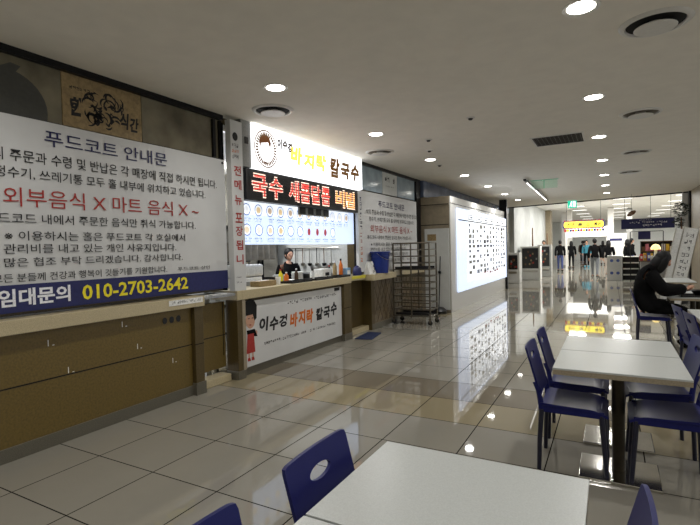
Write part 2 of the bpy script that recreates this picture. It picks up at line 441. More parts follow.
# ================================================================== COUNTERS
def counter(label, y0, y1, px, panel_m, top_m, seam=True):
    c = thing('counter', label, 'counter', (px, (y0+y1)/2, 0), 0)
    child(MB().use(panel_m).box(px-.12, px, y0, y1, .1, .94, .004), 'front_panel', c)
    child(MB().use(M_KICK).box(px-.1, px+.012, y0, y1, 0, .105, .004), 'kick_plate', c)
    child(MB().use(top_m).box(px-.34, -3.83, y0, y1, .94, 1.05, .006), 'countertop', c)
    if seam:
        s_ = MB().use(M_SEAM).box(px-.002, px+.002, y0, y1, .535, .545)
        child(s_, 'panel_seam', c)
    return c
c1 = counter('brown front counter with beige stone top under the big notice banner', -1.2, 3.56, -3.9, M_PANEL, M_STONE)
child(MB().use(M_PANEL2).box(-3.98, -3.85, 3.56, 3.68, .12, .94, .004).use(M_SEAM).box(-3.86, -3.848, 3.56, 3.68, .535, .545).use(M_KICK).box(-3.98, -3.838, 3.55, 3.69, 0, .13, .004), 'end_post', c1)
child(MB().use(M_STONE).box(-4.24, -3.83, 3.56, 3.69, .94, 1.05, .004), 'countertop_end', c1)
lbl = MB().use(M_PAPER).box(-3.831, -3.826, 3.22, 3.66, .985, 1.04); lbl.use(M_BLACK); scribble(lbl, 3.25, 3.63, 1.0, 1.03, on_x(-3.8255), 16, 8); child(lbl, 'paper_label', c1)
hl = MB().use(M_BLACKPL)
for k in range(3): hl.lathe([(.028, 0), (.028, .004)], (-3.9, 3.22+k*.085, .84), 12, 'x', sx=1, sy=1.2)
child(hl, 'vent_hole', c1)
mk = MB().use(M_PAPER)
for (y, z) in ((2.1, .8), (2.25, .55), (2.9, .62), (2.75, .85), (3.3, .4)):
    mk.box(-3.901, -3.898, y, y+.006, z, z+.05); mk.box(-3.901, -3.898, y+.035, y+.05, z, z+.006)
child(mk, 'glue_mark', c1)

# recessed gate between the counters
g = thing('counter_gate', 'recessed brown gate panel between the two stone-topped counters', 'gate', (-4.0, 3.94, 0))
child(MB().use(M_PANEL).box(-4.05, -4.0, 3.69, 4.16, .16, .93, .003), 'panel', g)
child(MB().use(M_SEAM).box(-4.001, -3.998, 3.69, 4.16, .535, .545).box(-4.0, -3.996, 4.12, 4.13, .3, .93), 'panel_seam', g)
child(MB().use(M_STONE).box(-4.1, -3.92, 3.69, 4.16, 0, .085, .008), 'threshold', g)
child(MB().use(M_GREYTOP).box(-4.24, -3.86, 3.69, 4.2, 1.0, 1.03, .004), 'flap', g)
pp = MB().use(M_PAPER)
for k in range(3): pp.box(-4.02+.03*k, -3.9+.01*k, 3.75+k*.12, 3.84+k*.12, 1.03, 1.034+.002*k)
tag(pp.build('paper_sheets'), 'loose white papers lying on grey flap between counters', 'papers', kind='stuff')

c2 = counter('stone-topped noodle stall counter with hanging white advert on its front', 4.28, 6.98, -3.92, M_PANEL2, M_STONE, False)
child(MB().use(M_PANEL2).box(-4.02, -3.84, 4.2, 4.3, .1, .94, .004).use(M_TEDGE).box(-3.842, -3.836, 4.285, 4.34, .1, .94), 'end_post', c2)
child(MB().use(M_KICK).box(-4.02, -3.832, 4.19, 4.32, 0, .1, .004), 'post_base', c2)
child(MB().use(M_STONE).box(-4.26, -3.83, 4.2, 4.28, .94, 1.05, .004), 'countertop_end', c2)
child(MB().use(M_PANEL2).box(-4.02, -3.84, 6.74, 6.98, .1, .94, .004).use(M_SEAM).box(-3.842, -3.838, 6.74, 6.98, .535, .545).use(M_KICK).box(-4.02, -3.835, 6.73, 6.99, 0, .11, .004), 'far_post', c2)
# advert on counter front
ad = thing('counter_banner', 'white noodle advert banner with cartoon cook on stall counter front', 'banner', (-3.885, 5.5, .1))
child(MB().use(M_BANNER).box(-3.918, -3.885, 4.35, 6.72, .1, .9), 'sheet', ad)
tx = MB().use(M_BLACK); A = on_x(-3.882)
brush(tx, '이수경', 4.63, 5.24, .48, .65, A, .045, 2)
brush(tx, '칼국수', 5.94, 6.57, .455, .655, A, .045, 4)
scribble(tx, 5.24, 6.57, .77, .815, A, 26, 1)
scribble(tx, 4.63, 6.56, .31, .35, A, 44, 2)
tx.box(-3.884, -3.881, 6.5, 6.66, .845, .895)
child(tx, 'black_lettering', ad)
tx = MB().use(M_ORANGE); brush(tx, '바지락', 5.28, 5.88, .45, .65, A, .045, 3); child(tx, 'orange_lettering', ad)
fg = MB().use(M_SKIN); fg.disc_x(-3.8825, 4.475, .665, .085, .10).disc_x(-3.8825, 4.575, .50, .025, .03)
fg.use(M_RED).poly_x([(4.415, .5), (4.53, .5), (4.55, .265), (4.39, .265)], -3.8822)
fg.use(M_COAT).poly_x([(4.40, .55), (4.55, .55), (4.6, .45), (4.53, .46), (4.53, .5), (4.41, .5)], -3.8818)
fg.use(M_HAIR).poly_x([(4.36, .70), (4.40, .73), (4.52, .735), (4.55, .65), (4.59, .68), (4.60, .84), (4.55, .91), (4.46, .935), (4.39, .9), (4.355, .82)], -3.8815)
fg.use(M_BLACK)
for y in (4.43, 4.5): fg.poly_x([(y, .685), (y+.03, .685), (y+.03, .695), (y, .695)], -3.8812)
fg.use(M_RED).poly_x([(4.45, .615), (4.49, .615), (4.485, .603), (4.455, .603)], -3.8812)
for y in (4.42, 4.49): fg.use(M_SKIN).poly_x([(y, .265), (y+.025, .265), (y+.025, .21), (y, .21)], -3.8822); fg.use(M_RED).poly_x([(y-.012, .21), (y+.03, .21), (y+.045, .17), (y-.01, .17)], -3.882)
child(fg, 'cartoon_figure', ad)

c3 = counter('stone-topped counter with dark tiled front behind the tray rack', 7.86, 10.55, -3.9, M_TILEB, M_STONE, False)
child(MB().use(M_PANEL2).box(-4.1, -3.89, 7.84, 7.98, .0, .94, .004), 'end_post', c3)
ln = MB().use(M_SEAM)
for k in range(12):
    y = 8.05+k*.18
    for s_ in (1, -1):
        ln.obox(Matrix.Translation((-3.899, y+.09, .52)) @ Matrix.Rotation(s_*math.radians(62), 4, 'X'), .0015, .45 if 1 else 0, .002)
child(ln, 'diamond_joint', c3)
child(MB().use(M_STONE).box(-4.24, -3.66, 7.52, 8.5, .945, 1.052, .006), 'countertop_end', c3)
fl = thing('counter_flap', 'grey lift-up counter flap with yellow tape along its edge', 'flap', (-4, 7.24, .98))
child(MB().use(M_STONE).box(-4.26, -3.83, 6.98, 7.5, .97, 1.045, .005), 'board', fl)
child(MB().use(M_TAPE).box(-3.832, -3.824, 7.0, 7.5, 1.0, 1.048), 'yellow_tape', fl)
child(MB().use(M_STONE).box(-4.15, -3.95, 7.0, 7.84, 0, .09, .008), 'threshold', fl)
child(MB().use(M_PANEL2).box(-4.12, -4.08, 6.98, 7.86, .09, .97), 'gate_panel', fl)
tag(MB().use(M_MAT).prism([(-3.78, 6.95), (-3.48, 7.0), (-3.6, 7.62), (-3.86, 7.6)], 0, .012).build('floor_mat'), 'small dark blue floor mat in front of the counter gap', 'mat')

# ================================================================== SIGNS ON THE LEFT
def notice(label, X, y0, y1, z0, z1, kx, kz, full=True):
    # text laid out from the first banner; kx maps its Y, kz its Z
    t = thing('notice_banner', label, 'banner', (X, (y0+y1)/2, z0))
    def wave(u, v):
        y = y0+(y1-y0)*u; z = z0+(z1-z0)*v
        return (X+.004*math.sin(y*5.0+z*1.3), y, z)
    child(MB().use(M_BANNER).shell(wave, 48, 2, .006), 'sheet', t, smooth=True)
    A = lambda a, b: Vector((X+.0075+.004*math.sin(kx(a)*5.0+kz(b)*1.3), kx(a), kz(b)))
    n = MB().use(M_NAVYTXT); write(n, '푸드코트 안내문', 2.16, 3.35, 2.39, 2.52, A, .004); child(n, 'title_lettering', t)
    k = MB().use(M_BLACK)
    write(k, '식의 주문과 수령 및 반납은 각 매장에 직접 하시면 됩니다.', 1.70, 4.04, 2.235, 2.33, A, .004)
    write(k, '정수기, 쓰레기통 모두 홀 내부에 위치하고 있습니다.', 1.80, 3.86, 2.105, 2.195, A, .004)
    write(k, '푸드코드 내에서 주문한 음식만 취식 가능합니다.', 1.72, 3.70, 1.765, 1.845, A, .004)
    if True:
        write(k, '※ 이용하시는 홀은 푸드코트 각 호실에서', 1.85, 3.55, 1.635, 1.71, A, .004)
        write(k, '관리비를 내고 있는 개인 사유지입니다.', 1.84, 3.43, 1.535, 1.61, A, .004)
        write(k, '많은 협조 부탁 드리겠습니다. 감사합니다.', 1.84, 3.51, 1.435, 1.505, A, .004)
        write(k, '모든 분들께 건강과 행복이 깃들기를 기원합니다.', 1.76, 3.31, 1.32, 1.385, A, .006)
        write(k, '푸드코트 상인', 3.44, 3.89, 1.325, 1.365, A, .004)
    child(k, 'black_lettering', t)
    r = MB().use(M_RED); write(r, '외부음식 X 마트 음식 X ~', 1.85, 3.75, 1.895, 2.04, A, .0); child(r, 'red_lettering', t)
    if not full: return t
    bb = MB().use(M_NAVY)
    def band(u, v):
        y = y0+(y1-y0)*u; z = z0+(kz(1.30)-z0)*v
        return (X+.004+.004*math.sin(y*5.0+z*1.3), y, z)
    bb.shell(band, 48, 2, .003); bd = child(bb, 'blue_band', t, smooth=True)
    l = MB().use(M_WHITE); write(l, '임대문의', 1.79, 2.32, 1.135, 1.27, A, .03)
    child(l, 'white_lettering', t)
    l = MB().use(M_YELLOW); write(l, '010-2703-2642', 2.42, 3.57, 1.13, 1.26, A, .022); child(l, 'yellow_lettering', t)
    eb = MB().use(M_DARK)
    for yy in (y0+.04, y1-.04): eb.lathe([(.012, 0), (.012, .012)], (X+.002, yy, z1-.04), 10, 'x')
    child(eb, 'eyelet', t)
    return t
notice('large white notice banner with navy title above the nearest counter', -3.95, .9, 4.18, 1.09, 2.585, lambda a: a, lambda b: b)
notice('smaller copy of the notice banner behind blue bucket and tray rack', -3.95, 7.70, 10.58, 1.06, 2.57,
       lambda a: 7.82+(a-1.70)*1.11, lambda b: b-.08, False)

# frieze above banners
def frieze(label, y0, y1, m, extra=None):
    t = thing('frieze_panel', label, 'panel', (-4.0, (y0+y1)/2, 2.55))
    child(MB().use(m).box(-4.01, -3.985, y0, y1, 2.6, 3.045, .003), 'glass', t)
    return t
f1 = frieze('dark glass frieze panel with big round shadowy emblem at far left', .9, 2.335, M_GLASSD)
e = MB().use(mat('dull_emblem', (62, 62, 56), .5)); e.disc_x(-3.984, 1.92, 2.66, .3, .28, 36).poly_x([(1.86, 2.93), (1.96, 2.99), (2.03, 2.98), (1.98, 2.91)], -3.983); child(e, 'emblem', f1)
f2 = frieze('tan poster panel with dark brush calligraphy above the notice banner', 2.34, 3.10, M_TAN)
cg = MB().use(M_BLACK); A = on_x(-3.983)
brush(cg, '한', 2.40, 2.52, 2.70, 2.86, A, .06, 11)
rnd = random.Random(21)
for k in range(60):
    y, z = rnd.uniform(2.56, 2.86), rnd.uniform(2.68, 2.93)
    a = rnd.uniform(0, 2*PI); r_ = rnd.uniform(.02, .06); w_ = rnd.uniform(.005, .012); arc = rnd.uniform(1.2, 3.2)
    pts = []
    for i in range(9):
        t_ = a+arc*i/8; ww = w_*math.sin(PI*(i+.6)/9.2)
        pts.append(((y+(r_+ww)*math.cos(t_), z+(r_+ww)*math.sin(t_)), (y+(r_-ww)*math.cos(t_), z+(r_-ww)*math.sin(t_))))
    for (p0, p1), (q0, q1) in zip(pts, pts[1:]): cg.poly_x([p0, q0, q1, p1], -3.983)
brush(cg, '식간', 2.86, 3.07, 2.68, 2.83, A, .04, 12)
scribble(cg, 2.4, 2.65, 2.92, 2.95, A, 8, 3)
child(cg, 'calligraphy', f2)
f3 = frieze('dark glass frieze panel with pale diagonal reflections beside the calligraphy poster', 3.105, 4.15, M_GLASSD)
MBx = MB().use(M_DARK).box(-3.985, -3.955, 4.02, 4.06, 2.6, 3.03).box(-3.985, -3.955, 4.12, 4.15, 2.6, 3.03); child(MBx, 'dark_mullion', f3)
f4 = frieze('pale bluish glass frieze panel beside the lit shop sign', 7.6, 8.64, M_GLASSB)
f5 = frieze('pale frieze poster with short black lettering between bluish glass panels', 8.65, 9.38, M_WALLW)
tt = MB().use(M_BLACK); scribble(tt, 8.75, 9.28, 2.84, 2.97, A, 4, 9, .9); scribble(tt, 8.8, 9.2, 2.76, 2.79, A, 12, 10); child(tt, 'black_lettering', f5)
f6 = frieze('pale bluish glass frieze panel beside the dark corner post', 9.39, 10.4, M_GLASSB)
struct(MB().use(M_DARK).box(-4.02, -3.94, 10.42, 10.67, 1.05, CZ).build('trim_7'))
ug = thing('frieze_panel', 'long bluish glass strip on top of the block above the lit board', 'panel', (-3.9, 14, 2.7))
child(MB().use(mat('blue_grey_glass', (92, 104, 128), .15, noise=.12, scale=3)).box(-3.99, -3.87, 10.7, 20.6, 2.70, 3.09, .003), 'glass', ug)

# vertical strip signs
v1 = thing('vertical_sign', 'narrow white vertical sign with red lettering left of lit shop sign', 'sign', (-3.85, 4.26, 1.05))
child(MB().use(M_BANNER).box(-3.93, -3.85, 4.185, 4.385, 1.05, 3.05, .004), 'sign_box', v1)
A = on_x(-3.847)
r = MB().use(M_RED)
for ch, z in zip('전메뉴포장됩니', (2.465, 2.30, 2.12, 1.91, 1.755, 1.59, 1.42)):
    write(r, ch, 4.225, 4.345, z-.058, z+.058, A, .02)
child(r, 'red_lettering', v1)
k = MB().use(M_BLACK); k.disc_x(-3.8475, 4.26, 2.86, .045, .05)
scribble(k, 4.2, 4.32, 2.73, 2.78, A, 3, 5); scribble(k, 4.2, 4.32, 2.60, 2.65, A, 3, 6); scribble(k, 4.215, 4.30, 1.2, 1.22, A, 4, 7); scribble(k, 4.215, 4.30, 1.14, 1.16, A, 4, 8)
child(k, 'emblem', v1)
k = MB().use(M_ORANGE); scribble(k, 4.2, 4.32, 2.67, 2.71, A, 3, 16); child(k, 'orange_lettering', v1)
struct(MB().use(M_GREY).box(-4.0, -3.87, 4.39, 4.565, 2.54, CZ).use(M_BLACKPL).box(-3.875, -3.862, 4.45, 4.51, 2.82, 2.9).build('trim_8'))
v2 = thing('vertical_sign', 'narrow white vertical sign with small dark print right of food menu board', 'sign', (-3.87, 7.42, 1.1))
child(MB().use(M_BANNER).box(-3.93, -3.87, 7.36, 7.55, 1.1, 2.54, .004), 'sign_box', v2)
A = on_x(-3.867); k = MB().use(M_NAVYTXT)
for i in range(7): scribble(k, 7.41, 7.5, 2.36-i*.085, 2.43-i*.085, A, 1, 30+i)
k.use(M_RED)
for i in range(3): scribble(k, 7.41, 7.5, 1.72-i*.12, 1.79-i*.12, A, 1, 40+i)
k.use(M_ORANGE)
for i in range(2): scribble(k, 7.41, 7.5, 1.38-i*.12, 1.46-i*.12, A, 1, 50+i)
child(k, 'print', v2)

# lit shop sign
sg = thing('lit_shop_sign', 'bright white illuminated sign box with brush lettering over noodle stall', 'sign', (-3.84, 6.0, 2.54))
child(MB().use(M_SIGN).box(-4.0, -3.84, 4.57, 7.48, 2.55, 3.09, .006), 'sign_box', sg)
A = on_x(-3.836)
k = MB().use(M_BROWNINK); brush(k, '이수경', 5.05, 5.39, 2.86, 2.99, A, .06, 5)
k.use(mat('sign_ring', (120, 96, 70), .5, emit=(130, 110, 90), es=.3)); k.ring_x(-3.8365, 4.82, 2.81, .218, .235, 36, 1.02)
for i in range(34):
    a = 2*PI*i/34; k.obox(Matrix.Translation((-3.8365, 4.82+.182*math.cos(a), 2.81+.19*math.sin(a))) @ Matrix.Rotation(a, 4, 'X'), .0008, .024, .012)
child(k, 'dark_lettering', sg)
k = MB().use(mat('sign_yellow', (235, 190, 20), .5, emit=(250, 224, 110), es=.8)); brush(k, '바지락', 5.32, 6.29, 2.70, 2.94, A, .06, 6); child(k, 'yellow_lettering', sg)
k = MB().use(mat('sign_brown', (120, 78, 20), .5, emit=(120, 80, 24), es=.25)); brush(k, '칼국수', 6.37, 7.37, 2.66, 2.95, A, .06, 8); child(k, 'brown_lettering', sg)
k = MB().use(mat('sign_hair', (120, 70, 28), .5, emit=(120, 70, 28), es=.25))
k.poly_x([(4.70, 2.80), (4.72, 2.87), (4.86, 2.90), (4.90, 2.82), (4.92, 2.90), (4.88, 2.97), (4.79, 3.0), (4.71, 2.96), (4.68, 2.88)], -3.8362)
k.use(M_BROWNINK)
for y in (4.75, 4.84): k.poly_x([(y, 2.80), (y+.03, 2.80), (y+.03, 2.81), (y, 2.81)], -3.836)
k.poly_x([(4.78, 2.70), (4.83, 2.70), (4.82, 2.69), (4.79, 2.69)], -3.836); k.use(M_RED).poly_x([(4.74, 2.63), (4.80, 2.65), (4.86, 2.63), (4.80, 2.615)], -3.836)
child(k, 'portrait_emblem', sg)
# LED ticker
ld = thing('led_ticker', 'black LED ticker with glowing red letters under lit shop sign', 'sign', (-3.86, 5.9, 2.14))
child(MB().use(M_BLACKPL).box(-4.0, -3.865, 4.45, 7.34, 2.14, 2.53, .006), 'housing', ld)
A = on_x(-3.858)
for (s_, a0, a1, m, nm) in (('국수', 4.54, 5.2, M_LED, 'red_lettering'), ('새콤달콤', 5.3, 6.42, M_LED, 'red_lettering'), ('비빔', 6.56, 7.24, M_LEDO, 'orange_lettering')):
    k = MB().use(M_LEDW); n = len(s_); w_ = (a1-a0)/n
    for i, ch in enumerate(s_): write(k, ch, a0+w_*(i+.03), a0+w_*(i+.95), 2.185, 2.485, on_x(-3.861), .055)
    k.use(m)
    for i, ch in enumerate(s_): write(k, ch, a0+w_*(i+.06), a0+w_*(i+.92), 2.20, 2.47, A, .02)
    child(k, nm, ld)
k = MB().use(M_BLACKPL)
for i in range(8): k.box(-3.857, -3.855, 4.5, 7.3, 2.205+i*.036, 2.217+i*.036)
child(k, 'led_row_mask', ld)
# menu of bowls
mn = thing('food_menu_board', 'pale blue lit menu board with rows of round bowl pictures above stall counter', 'sign', (-3.95, 6, 1.6))
child(MB().use(M_MENU).box(-4.06, -3.99, 4.39, 7.4, 1.6, 2.14), 'board_face', mn)
child(MB().use(M_MENUTOP).box(-3.991, -3.988, 4.39, 7.2, 1.98, 2.14), 'white_band', mn)
M_RINGB = mat('ring_blue', (96, 116, 170), .5, emit=(100, 122, 180), es=.45)
ph = MB(); A = on_x(-3.985); rnd = random.Random(5)
foods = [mat('food_%d' % i, c, .5, emit=c, es=.6) for i, c in enumerate(((222, 205, 180), (224, 222, 214), (150, 60, 70), (214, 190, 150), (226, 230, 236), (190, 170, 150)))]
for r_, z in enumerate((2.04, 1.785)):
    for c in range(12):
        if r_ == 1 and c > 9: continue
        y = 4.58+c*.232
        if r_ == 1 and c in (6, 7, 8):
            ph.use(foods[2]).disc_x(-3.9852, y, z, .04, .055, 14)
        else:
            ph.use(M_RINGB).ring_x(-3.985, y, z, .064, .077, 24)
            ph.use(M_MENUTOP).ring_x(-3.985, y, z, .045, .064, 24)
            ph.use(foods[rnd.choice((0, 1, 3, 4, 4, 5))]).disc_x(-3.985, y, z, .045, n=16)
        ph.use(M_NAVYTXT); scribble(ph, y-.09, y+.09, z-.125, z-.10, A, 6, r_*50+c)
        ph.use(M_GREY); scribble(ph, y-.07, y+.07, z-.155, z-.135, A, 6, r_*70+c)
child(ph, 'bowl_picture', mn)
tagb = MB()
for i in range(4):
    y = 5.69+i*.215
    tagb.use(M_GREY).box(-3.984, -3.972, y, y+.205, 2.03, 2.175); tagb.use(M_BLACKPL).box(-3.974, -3.97, y+.035, y+.18, 2.045, 2.155)
child(tagb, 'price_card', mn)
tube = MB().use(M_SEAM)
child(tube.box(-3.995, -3.97, 7.4, 7.44, 1.05, 2.14), 'side_frame', mn)

# ================================================================== KITCHEN behind the counter
KX = -6.4
struct(MB().use(M_KTILE).box(KX-.1, KX, 4.1, 7.7, 0, 3.0).build('wall_kitchen'))
struct(MB().use(M_KTILE).box(KX, -4.26, 4.1, 4.18, 0, 3.0).build('wall_kitchen_left'))
struct(MB().use(M_DARK).box(-4.26, -3.96, 4.171, 4.184, 1.06, 3.02).build('trim_9'))
struct(MB().use(M_KTILE).box(KX, -4.22, 7.58, 7.7, 0, 3.0).build('wall_kitchen_right'))
struct(MB().use(M_CEIL2).box(KX, -4.22, 4.1, 7.7, 2.9, 3.0).build('ceiling_kitchen'))
kl = thing('kitchen_lamp', 'slim white ceiling lamp inside the noodle kitchen', 'lamp', (-5.3, 5.9, 2.9))
child(MB().use(M_GLOW).box(-5.4, -5.2, 5.2, 6.6, 2.84, 2.9, .01), 'diffuser', kl)
def area(name, loc, sx, sy, w, col=(1, .96, .9), par=None, spread=None, disk=False, rot=None):
    l = bpy.data.lights.new(name, 'AREA'); l.energy = w; l.color = col; l.size = sx
    if disk: l.shape = 'DISK'
    else: l.shape = 'RECTANGLE'; l.size_y = sy
    if spread: l.spread = spread
    o = bpy.data.objects.new(name, l); COL.objects.link(o); o.location = loc
    if rot: o.rotation_euler = rot
    if par is not None: o.parent = par; o.matrix_parent_inverse = Matrix.Translation(par.location).inverted()
    return o
area('lamp_light', (-5.3, 5.9, 2.83), .2, 1.4, KITCHEN_W, (.95, .97, 1), kl)
ct = MB().use(M_FABRIC)
ct.shell(lambda u, v: (-4.56+.045*math.sin(u*60), 4.56+1.3*u, 1.38+.26*v), 120, 2, .004)
tag(ct.build('pleated_curtain', smooth=True), 'short pleated grey curtain under left half of food menu board', 'curtain')
sh = thing('kitchen_shelf', 'dark shelf under the pleated curtain in noodle kitchen', 'shelf', (-4.9, 5.2, 1.25))
child(MB().use(M_BLACKPL).box(-5.7, -5.25, 4.3, 6.1, 1.34, 1.39, .004), 'board', sh)
child(MB().use(M_STEEL).box(-5.7, -5.67, 4.3, 4.33, 0, 1.34).box(-5.7, -5.67, 6.07, 6.1, 0, 1.34).box(-5.28, -5.25, 4.3, 4.33, 0, 1.34).box(-5.28, -5.25, 6.07, 6.1, 0, 1.34), 'upright', sh)
bk = MB().use(M_STEEL).box(-4.64, -4.28, 4.25, 7.5, .8, .85, .004); wt = thing('kitchen_worktop', 'steel worktop inside the kitchen behind the stall counter', 'worktop', (-4.8, 5.9, 0))
child(bk, 'top', wt)
child(MB().use(M_STEEL).box(-4.62, -4.58, 4.3, 4.34, 0, .8).box(-4.62, -4.58, 7.42, 7.46, 0, .8).box(-4.34, -4.3, 4.3, 4.34, 0, .8).box(-4.34, -4.3, 7.42, 7.46, 0, .8), 'leg', wt)
ri = thing('rice_dispenser', 'big white rice warmer box at left end of the kitchen opening', 'appliance', (-4.42, 4.98, .85))
child(MB().use(M_WHITEPL).box(-4.62, -4.32, 4.72, 5.26, .85, 1.16, .02), 'body', ri)
child(MB().use(M_WHITEPL).box(-4.63, -4.31, 4.70, 5.28, 1.165, 1.33, .03), 'lid', ri)
child(MB().use(M_GREY).box(-4.32, -4.305, 4.85, 5.12, 1.0, 1.1, .004), 'control_panel', ri)
# pots and things on the worktop
def pot(label, x, y, z, r, h, m, grp):
    t = thing('cooking_pot', label, 'pot', (x, y, z), 0, grp)
    t2 = MB().use(m).lathe([(0, 0), (r*.95, 0), (r, .02), (r, h), (r*1.05, h), (r*1.05, h+.012), (r*.96, h+.012), (r*.94, .03), (0, .03)], (0, 0, 0), 28)
    t2.build('body', parent=t, smooth=True)
    for s_ in (-1, 1):
        MB().use(m).tube([(-.04, s_*r, h*.75), (-.04, s_*(r+.045), h*.78), (.04, s_*(r+.045), h*.78), (.04, s_*r, h*.75)], .008, 8).build('handle', parent=t, smooth=True)
pot('tall steel stock pot at right of kitchen worktop', -4.46, 6.98, .85, .15, .34, M_STEEL, 'kitchen pots')
pot('wide dark pot beside rice warmer on kitchen worktop', -4.46, 5.5, .85, .15, .26, M_DARK, 'kitchen pots')
pot('low steel pot at right end of kitchen worktop', -4.46, 7.3, .85, .12, .22, M_STEEL, 'kitchen pots')
fr = thing('kitchen_fridge', 'pale steel fridge at the kitchen back behind the pots', 'fridge', (-6.0, 6.9, 0))
child(MB().use(M_STEEL).box(-6.38, -5.75, 6.4, 7.5, .05, 1.9, .015), 'body', fr)
child(MB().use(M_SEAM).box(-5.751, -5.745, 6.945, 6.955, .1, 1.85), 'door_gap', fr)
child(MB().use(M_DARK).box(-5.75, -5.72, 6.88, 6.91, .9, 1.4, .005).box(-5.75, -5.72, 6.99, 7.02, .9, 1.4, .005), 'handle', fr)
child(MB().use(M_BLACKPL).box(-6.3, -5.8, 6.45, 7.45, 0, .05), 'foot', fr)
hd = thing('extractor_hood', 'steel extractor hood over the cooking pots in noodle kitchen', 'hood', (-5.9, 6.3, 1.9))
child(MB().use(M_STEEL).prism([(-6.4, 5.9), (-5.5, 5.9), (-5.5, 7.4), (-6.4, 7.4)], 1.95, 2.2), 'canopy', hd)
child(MB().use(M_STEEL).box(-6.3, -5.9, 6.4, 6.9, 2.2, 2.9), 'duct', hd)
rail = thing('utensil_rail', 'steel utensil rail on the kitchen right wall', 'rail', (-4.9, 7.56, 1.5))
child(MB().use(M_STEEL).tube([(-5.6, 7.54, 1.55), (-4.4, 7.54, 1.55)], .01, 8), 'bar', rail)
for i in range(7):
    x = -5.5+i*.16; t = thing('ladle', 'hanging kitchen utensil %s from the left on the steel rail' % ('first', 'second', 'third', 'fourth', 'fifth', 'sixth', 'seventh')[i], 'utensil', (x, 7.52, 1.2), 0, 'utensils on the rail')
    MB().use((M_STEEL, M_BLACKPL, M_WOOD)[i % 3]).tube([(0, 0, .06), (0, 0, .35)], .008, 8).build('handle', parent=t); MB().use((M_STEEL, M_DARK)[i % 2]).lathe([(0, 0), (.035, .015), (.045, .06), (.03, .065), (0, .03)], n=14).build('scoop', parent=t, smooth=True)
ws = thing('wall_shelf', 'long pale wall shelf with jars on the kitchen back wall', 'shelf', (-6.25, 5.2, 1.4))
child(MB().use(M_WOOD).box(-6.4, -6.1, 4.3, 6.2, 1.4, 1.43, .004), 'board', ws)
for i in range(9):
    t = thing('storage_jar', '%s jar from the left on the kitchen wall shelf' % ('first', 'second', 'third', 'fourth', 'fifth', 'sixth', 'seventh', 'eighth', 'ninth')[i], 'jar', (-6.24, 4.45+i*.2, 1.43), 0, 'jars on the wall shelf')
    MB().use((M_TAN, M_WHITEPL, M_RED, M_DARK)[i % 4]).lathe([(0, 0), (.07, 0), (.075, .02), (.075, .15), (.06, .18), (0, .18)], n=16).build('jar_body', parent=t, smooth=True); MB().use(M_BLACKPL).lathe([(.062, .18), (.062, .205), (0, .205)], n=16).build('lid', parent=t)
for i, (y, z, m, l_) in enumerate(((5.2, 1.39, M_BLACKPL, 'black box on dark kitchen shelf below curtain, leftmost'), (5.55, 1.39, M_WHITEPL, 'white box on dark kitchen shelf below curtain, middle one'), (5.85, 1.39, M_NAVY, 'navy box on dark kitchen shelf below curtain, rightmost'))):
    t = tag(MB().use(m).box(-.11, .11, -.13, .13, 0, .1+.02*i, .006).build('storage_box'), l_, 'box', 'boxes on the kitchen shelf'); t.location = (-5.47, y, z)
for i, (y, x, n, l_) in enumerate(((5.8, -4.44, 12, 'stack of white bowls left of steel stock pot'), (6.03, -4.44, 8, 'shorter stack of white bowls beside the taller bowl stack'), (6.28, -4.44, 13, 'tallest stack of white bowls behind the napkin dispenser'))):
    for k_ in range(n):
        b = tag(MB().use(M_WHITEPL).lathe([(0, 0), (.05, 0), (.1, .05), (.095, .052), (.045, .006), (0, .006)], n=18).build('stacked_bowl', smooth=True), 'white bowl in the '+l_, 'bowl', l_); b.location = (x, y, .85+k_*.022)
mw = thing('microwave', 'black microwave oven on kitchen worktop right of the rice warmer', 'appliance', (-4.46, 6.6, .85))
MB().use(M_BLACKPL).box(-.16, .16, -.2, .2, .01, .28, .012).build('case', parent=mw); MB().use(M_SEAM).box(.158, .164, -.18, .1, .04, .25, .002).build('door', parent=mw); MB().use(M_GREY).box(.158, .165, .12, .18, .05, .24).build('control_panel', parent=mw)
# bottles, trays and jars along the counter
def bottle(label, x, y, z, r, h, m, capm, grp='bottles on the stall counter'):
    t = thing('sauce_bottle', label, 'bottle', (x, y, z), 0, grp)
    MB().use(m).lathe([(0, 0), (r, 0), (r, h*.62), (r*.4, h*.8), (r*.38, h*.88), (0, h*.88)], n=14).build('body', parent=t, smooth=True)
    MB().use(capm).lathe([(r*.45, h*.88), (r*.45, h), (0, h)], n=12).build('cap', parent=t)
bottle('yellow sauce bottle next to white rice warmer on stall counter', -4.12, 5.42, 1.05, .032, .2, M_YELLOW, M_RED)
bottle('short orange sauce bottle second from rice warmer', -4.14, 5.58, 1.05, .034, .15, M_ORANGE, M_WHITE)
bottle('brown sauce bottle with white cap mid stall counter', -4.16, 5.86, 1.05, .03, .19, M_BROWNINK, M_WHITE)
bottle('white bottle beside the black tray on stall counter', -4.1, 6.2, 1.05, .035, .16, M_WHITEPL, M_BLACKPL)
bottle('tall tan bottle near right end of stall counter', -4.15, 6.98, 1.05, .036, .27, M_TAN, M_WHITE)
bottle('orange bottle at the right end of stall counter', -4.1, 7.1, 1.05, .034, .3, M_ORANGE, M_BLACKPL)
bottle('black bottle between pale boxes and orange bottle', -4.18, 6.85, 1.05, .034, .2, M_BLACKPL, M_RED)
def tray(label, x, y, lx, ly):
    t = thing('serving_tray', label, 'tray', (x, y, 1.05), 0, 'serving trays on the stall counter')
    q = MB().use(M_BLACKPL).box(-lx/2, lx/2, -ly/2, ly/2, 0, .008)
    for a in ((-lx/2, -lx/2+.012, -ly/2, ly/2), (lx/2-.012, lx/2, -ly/2, ly/2), (-lx/2, lx/2, -ly/2, -ly/2+.012), (-lx/2, lx/2, ly/2-.012, ly/2)): q.box(*a, 0, .03)
    q.build('tray_body', parent=t)
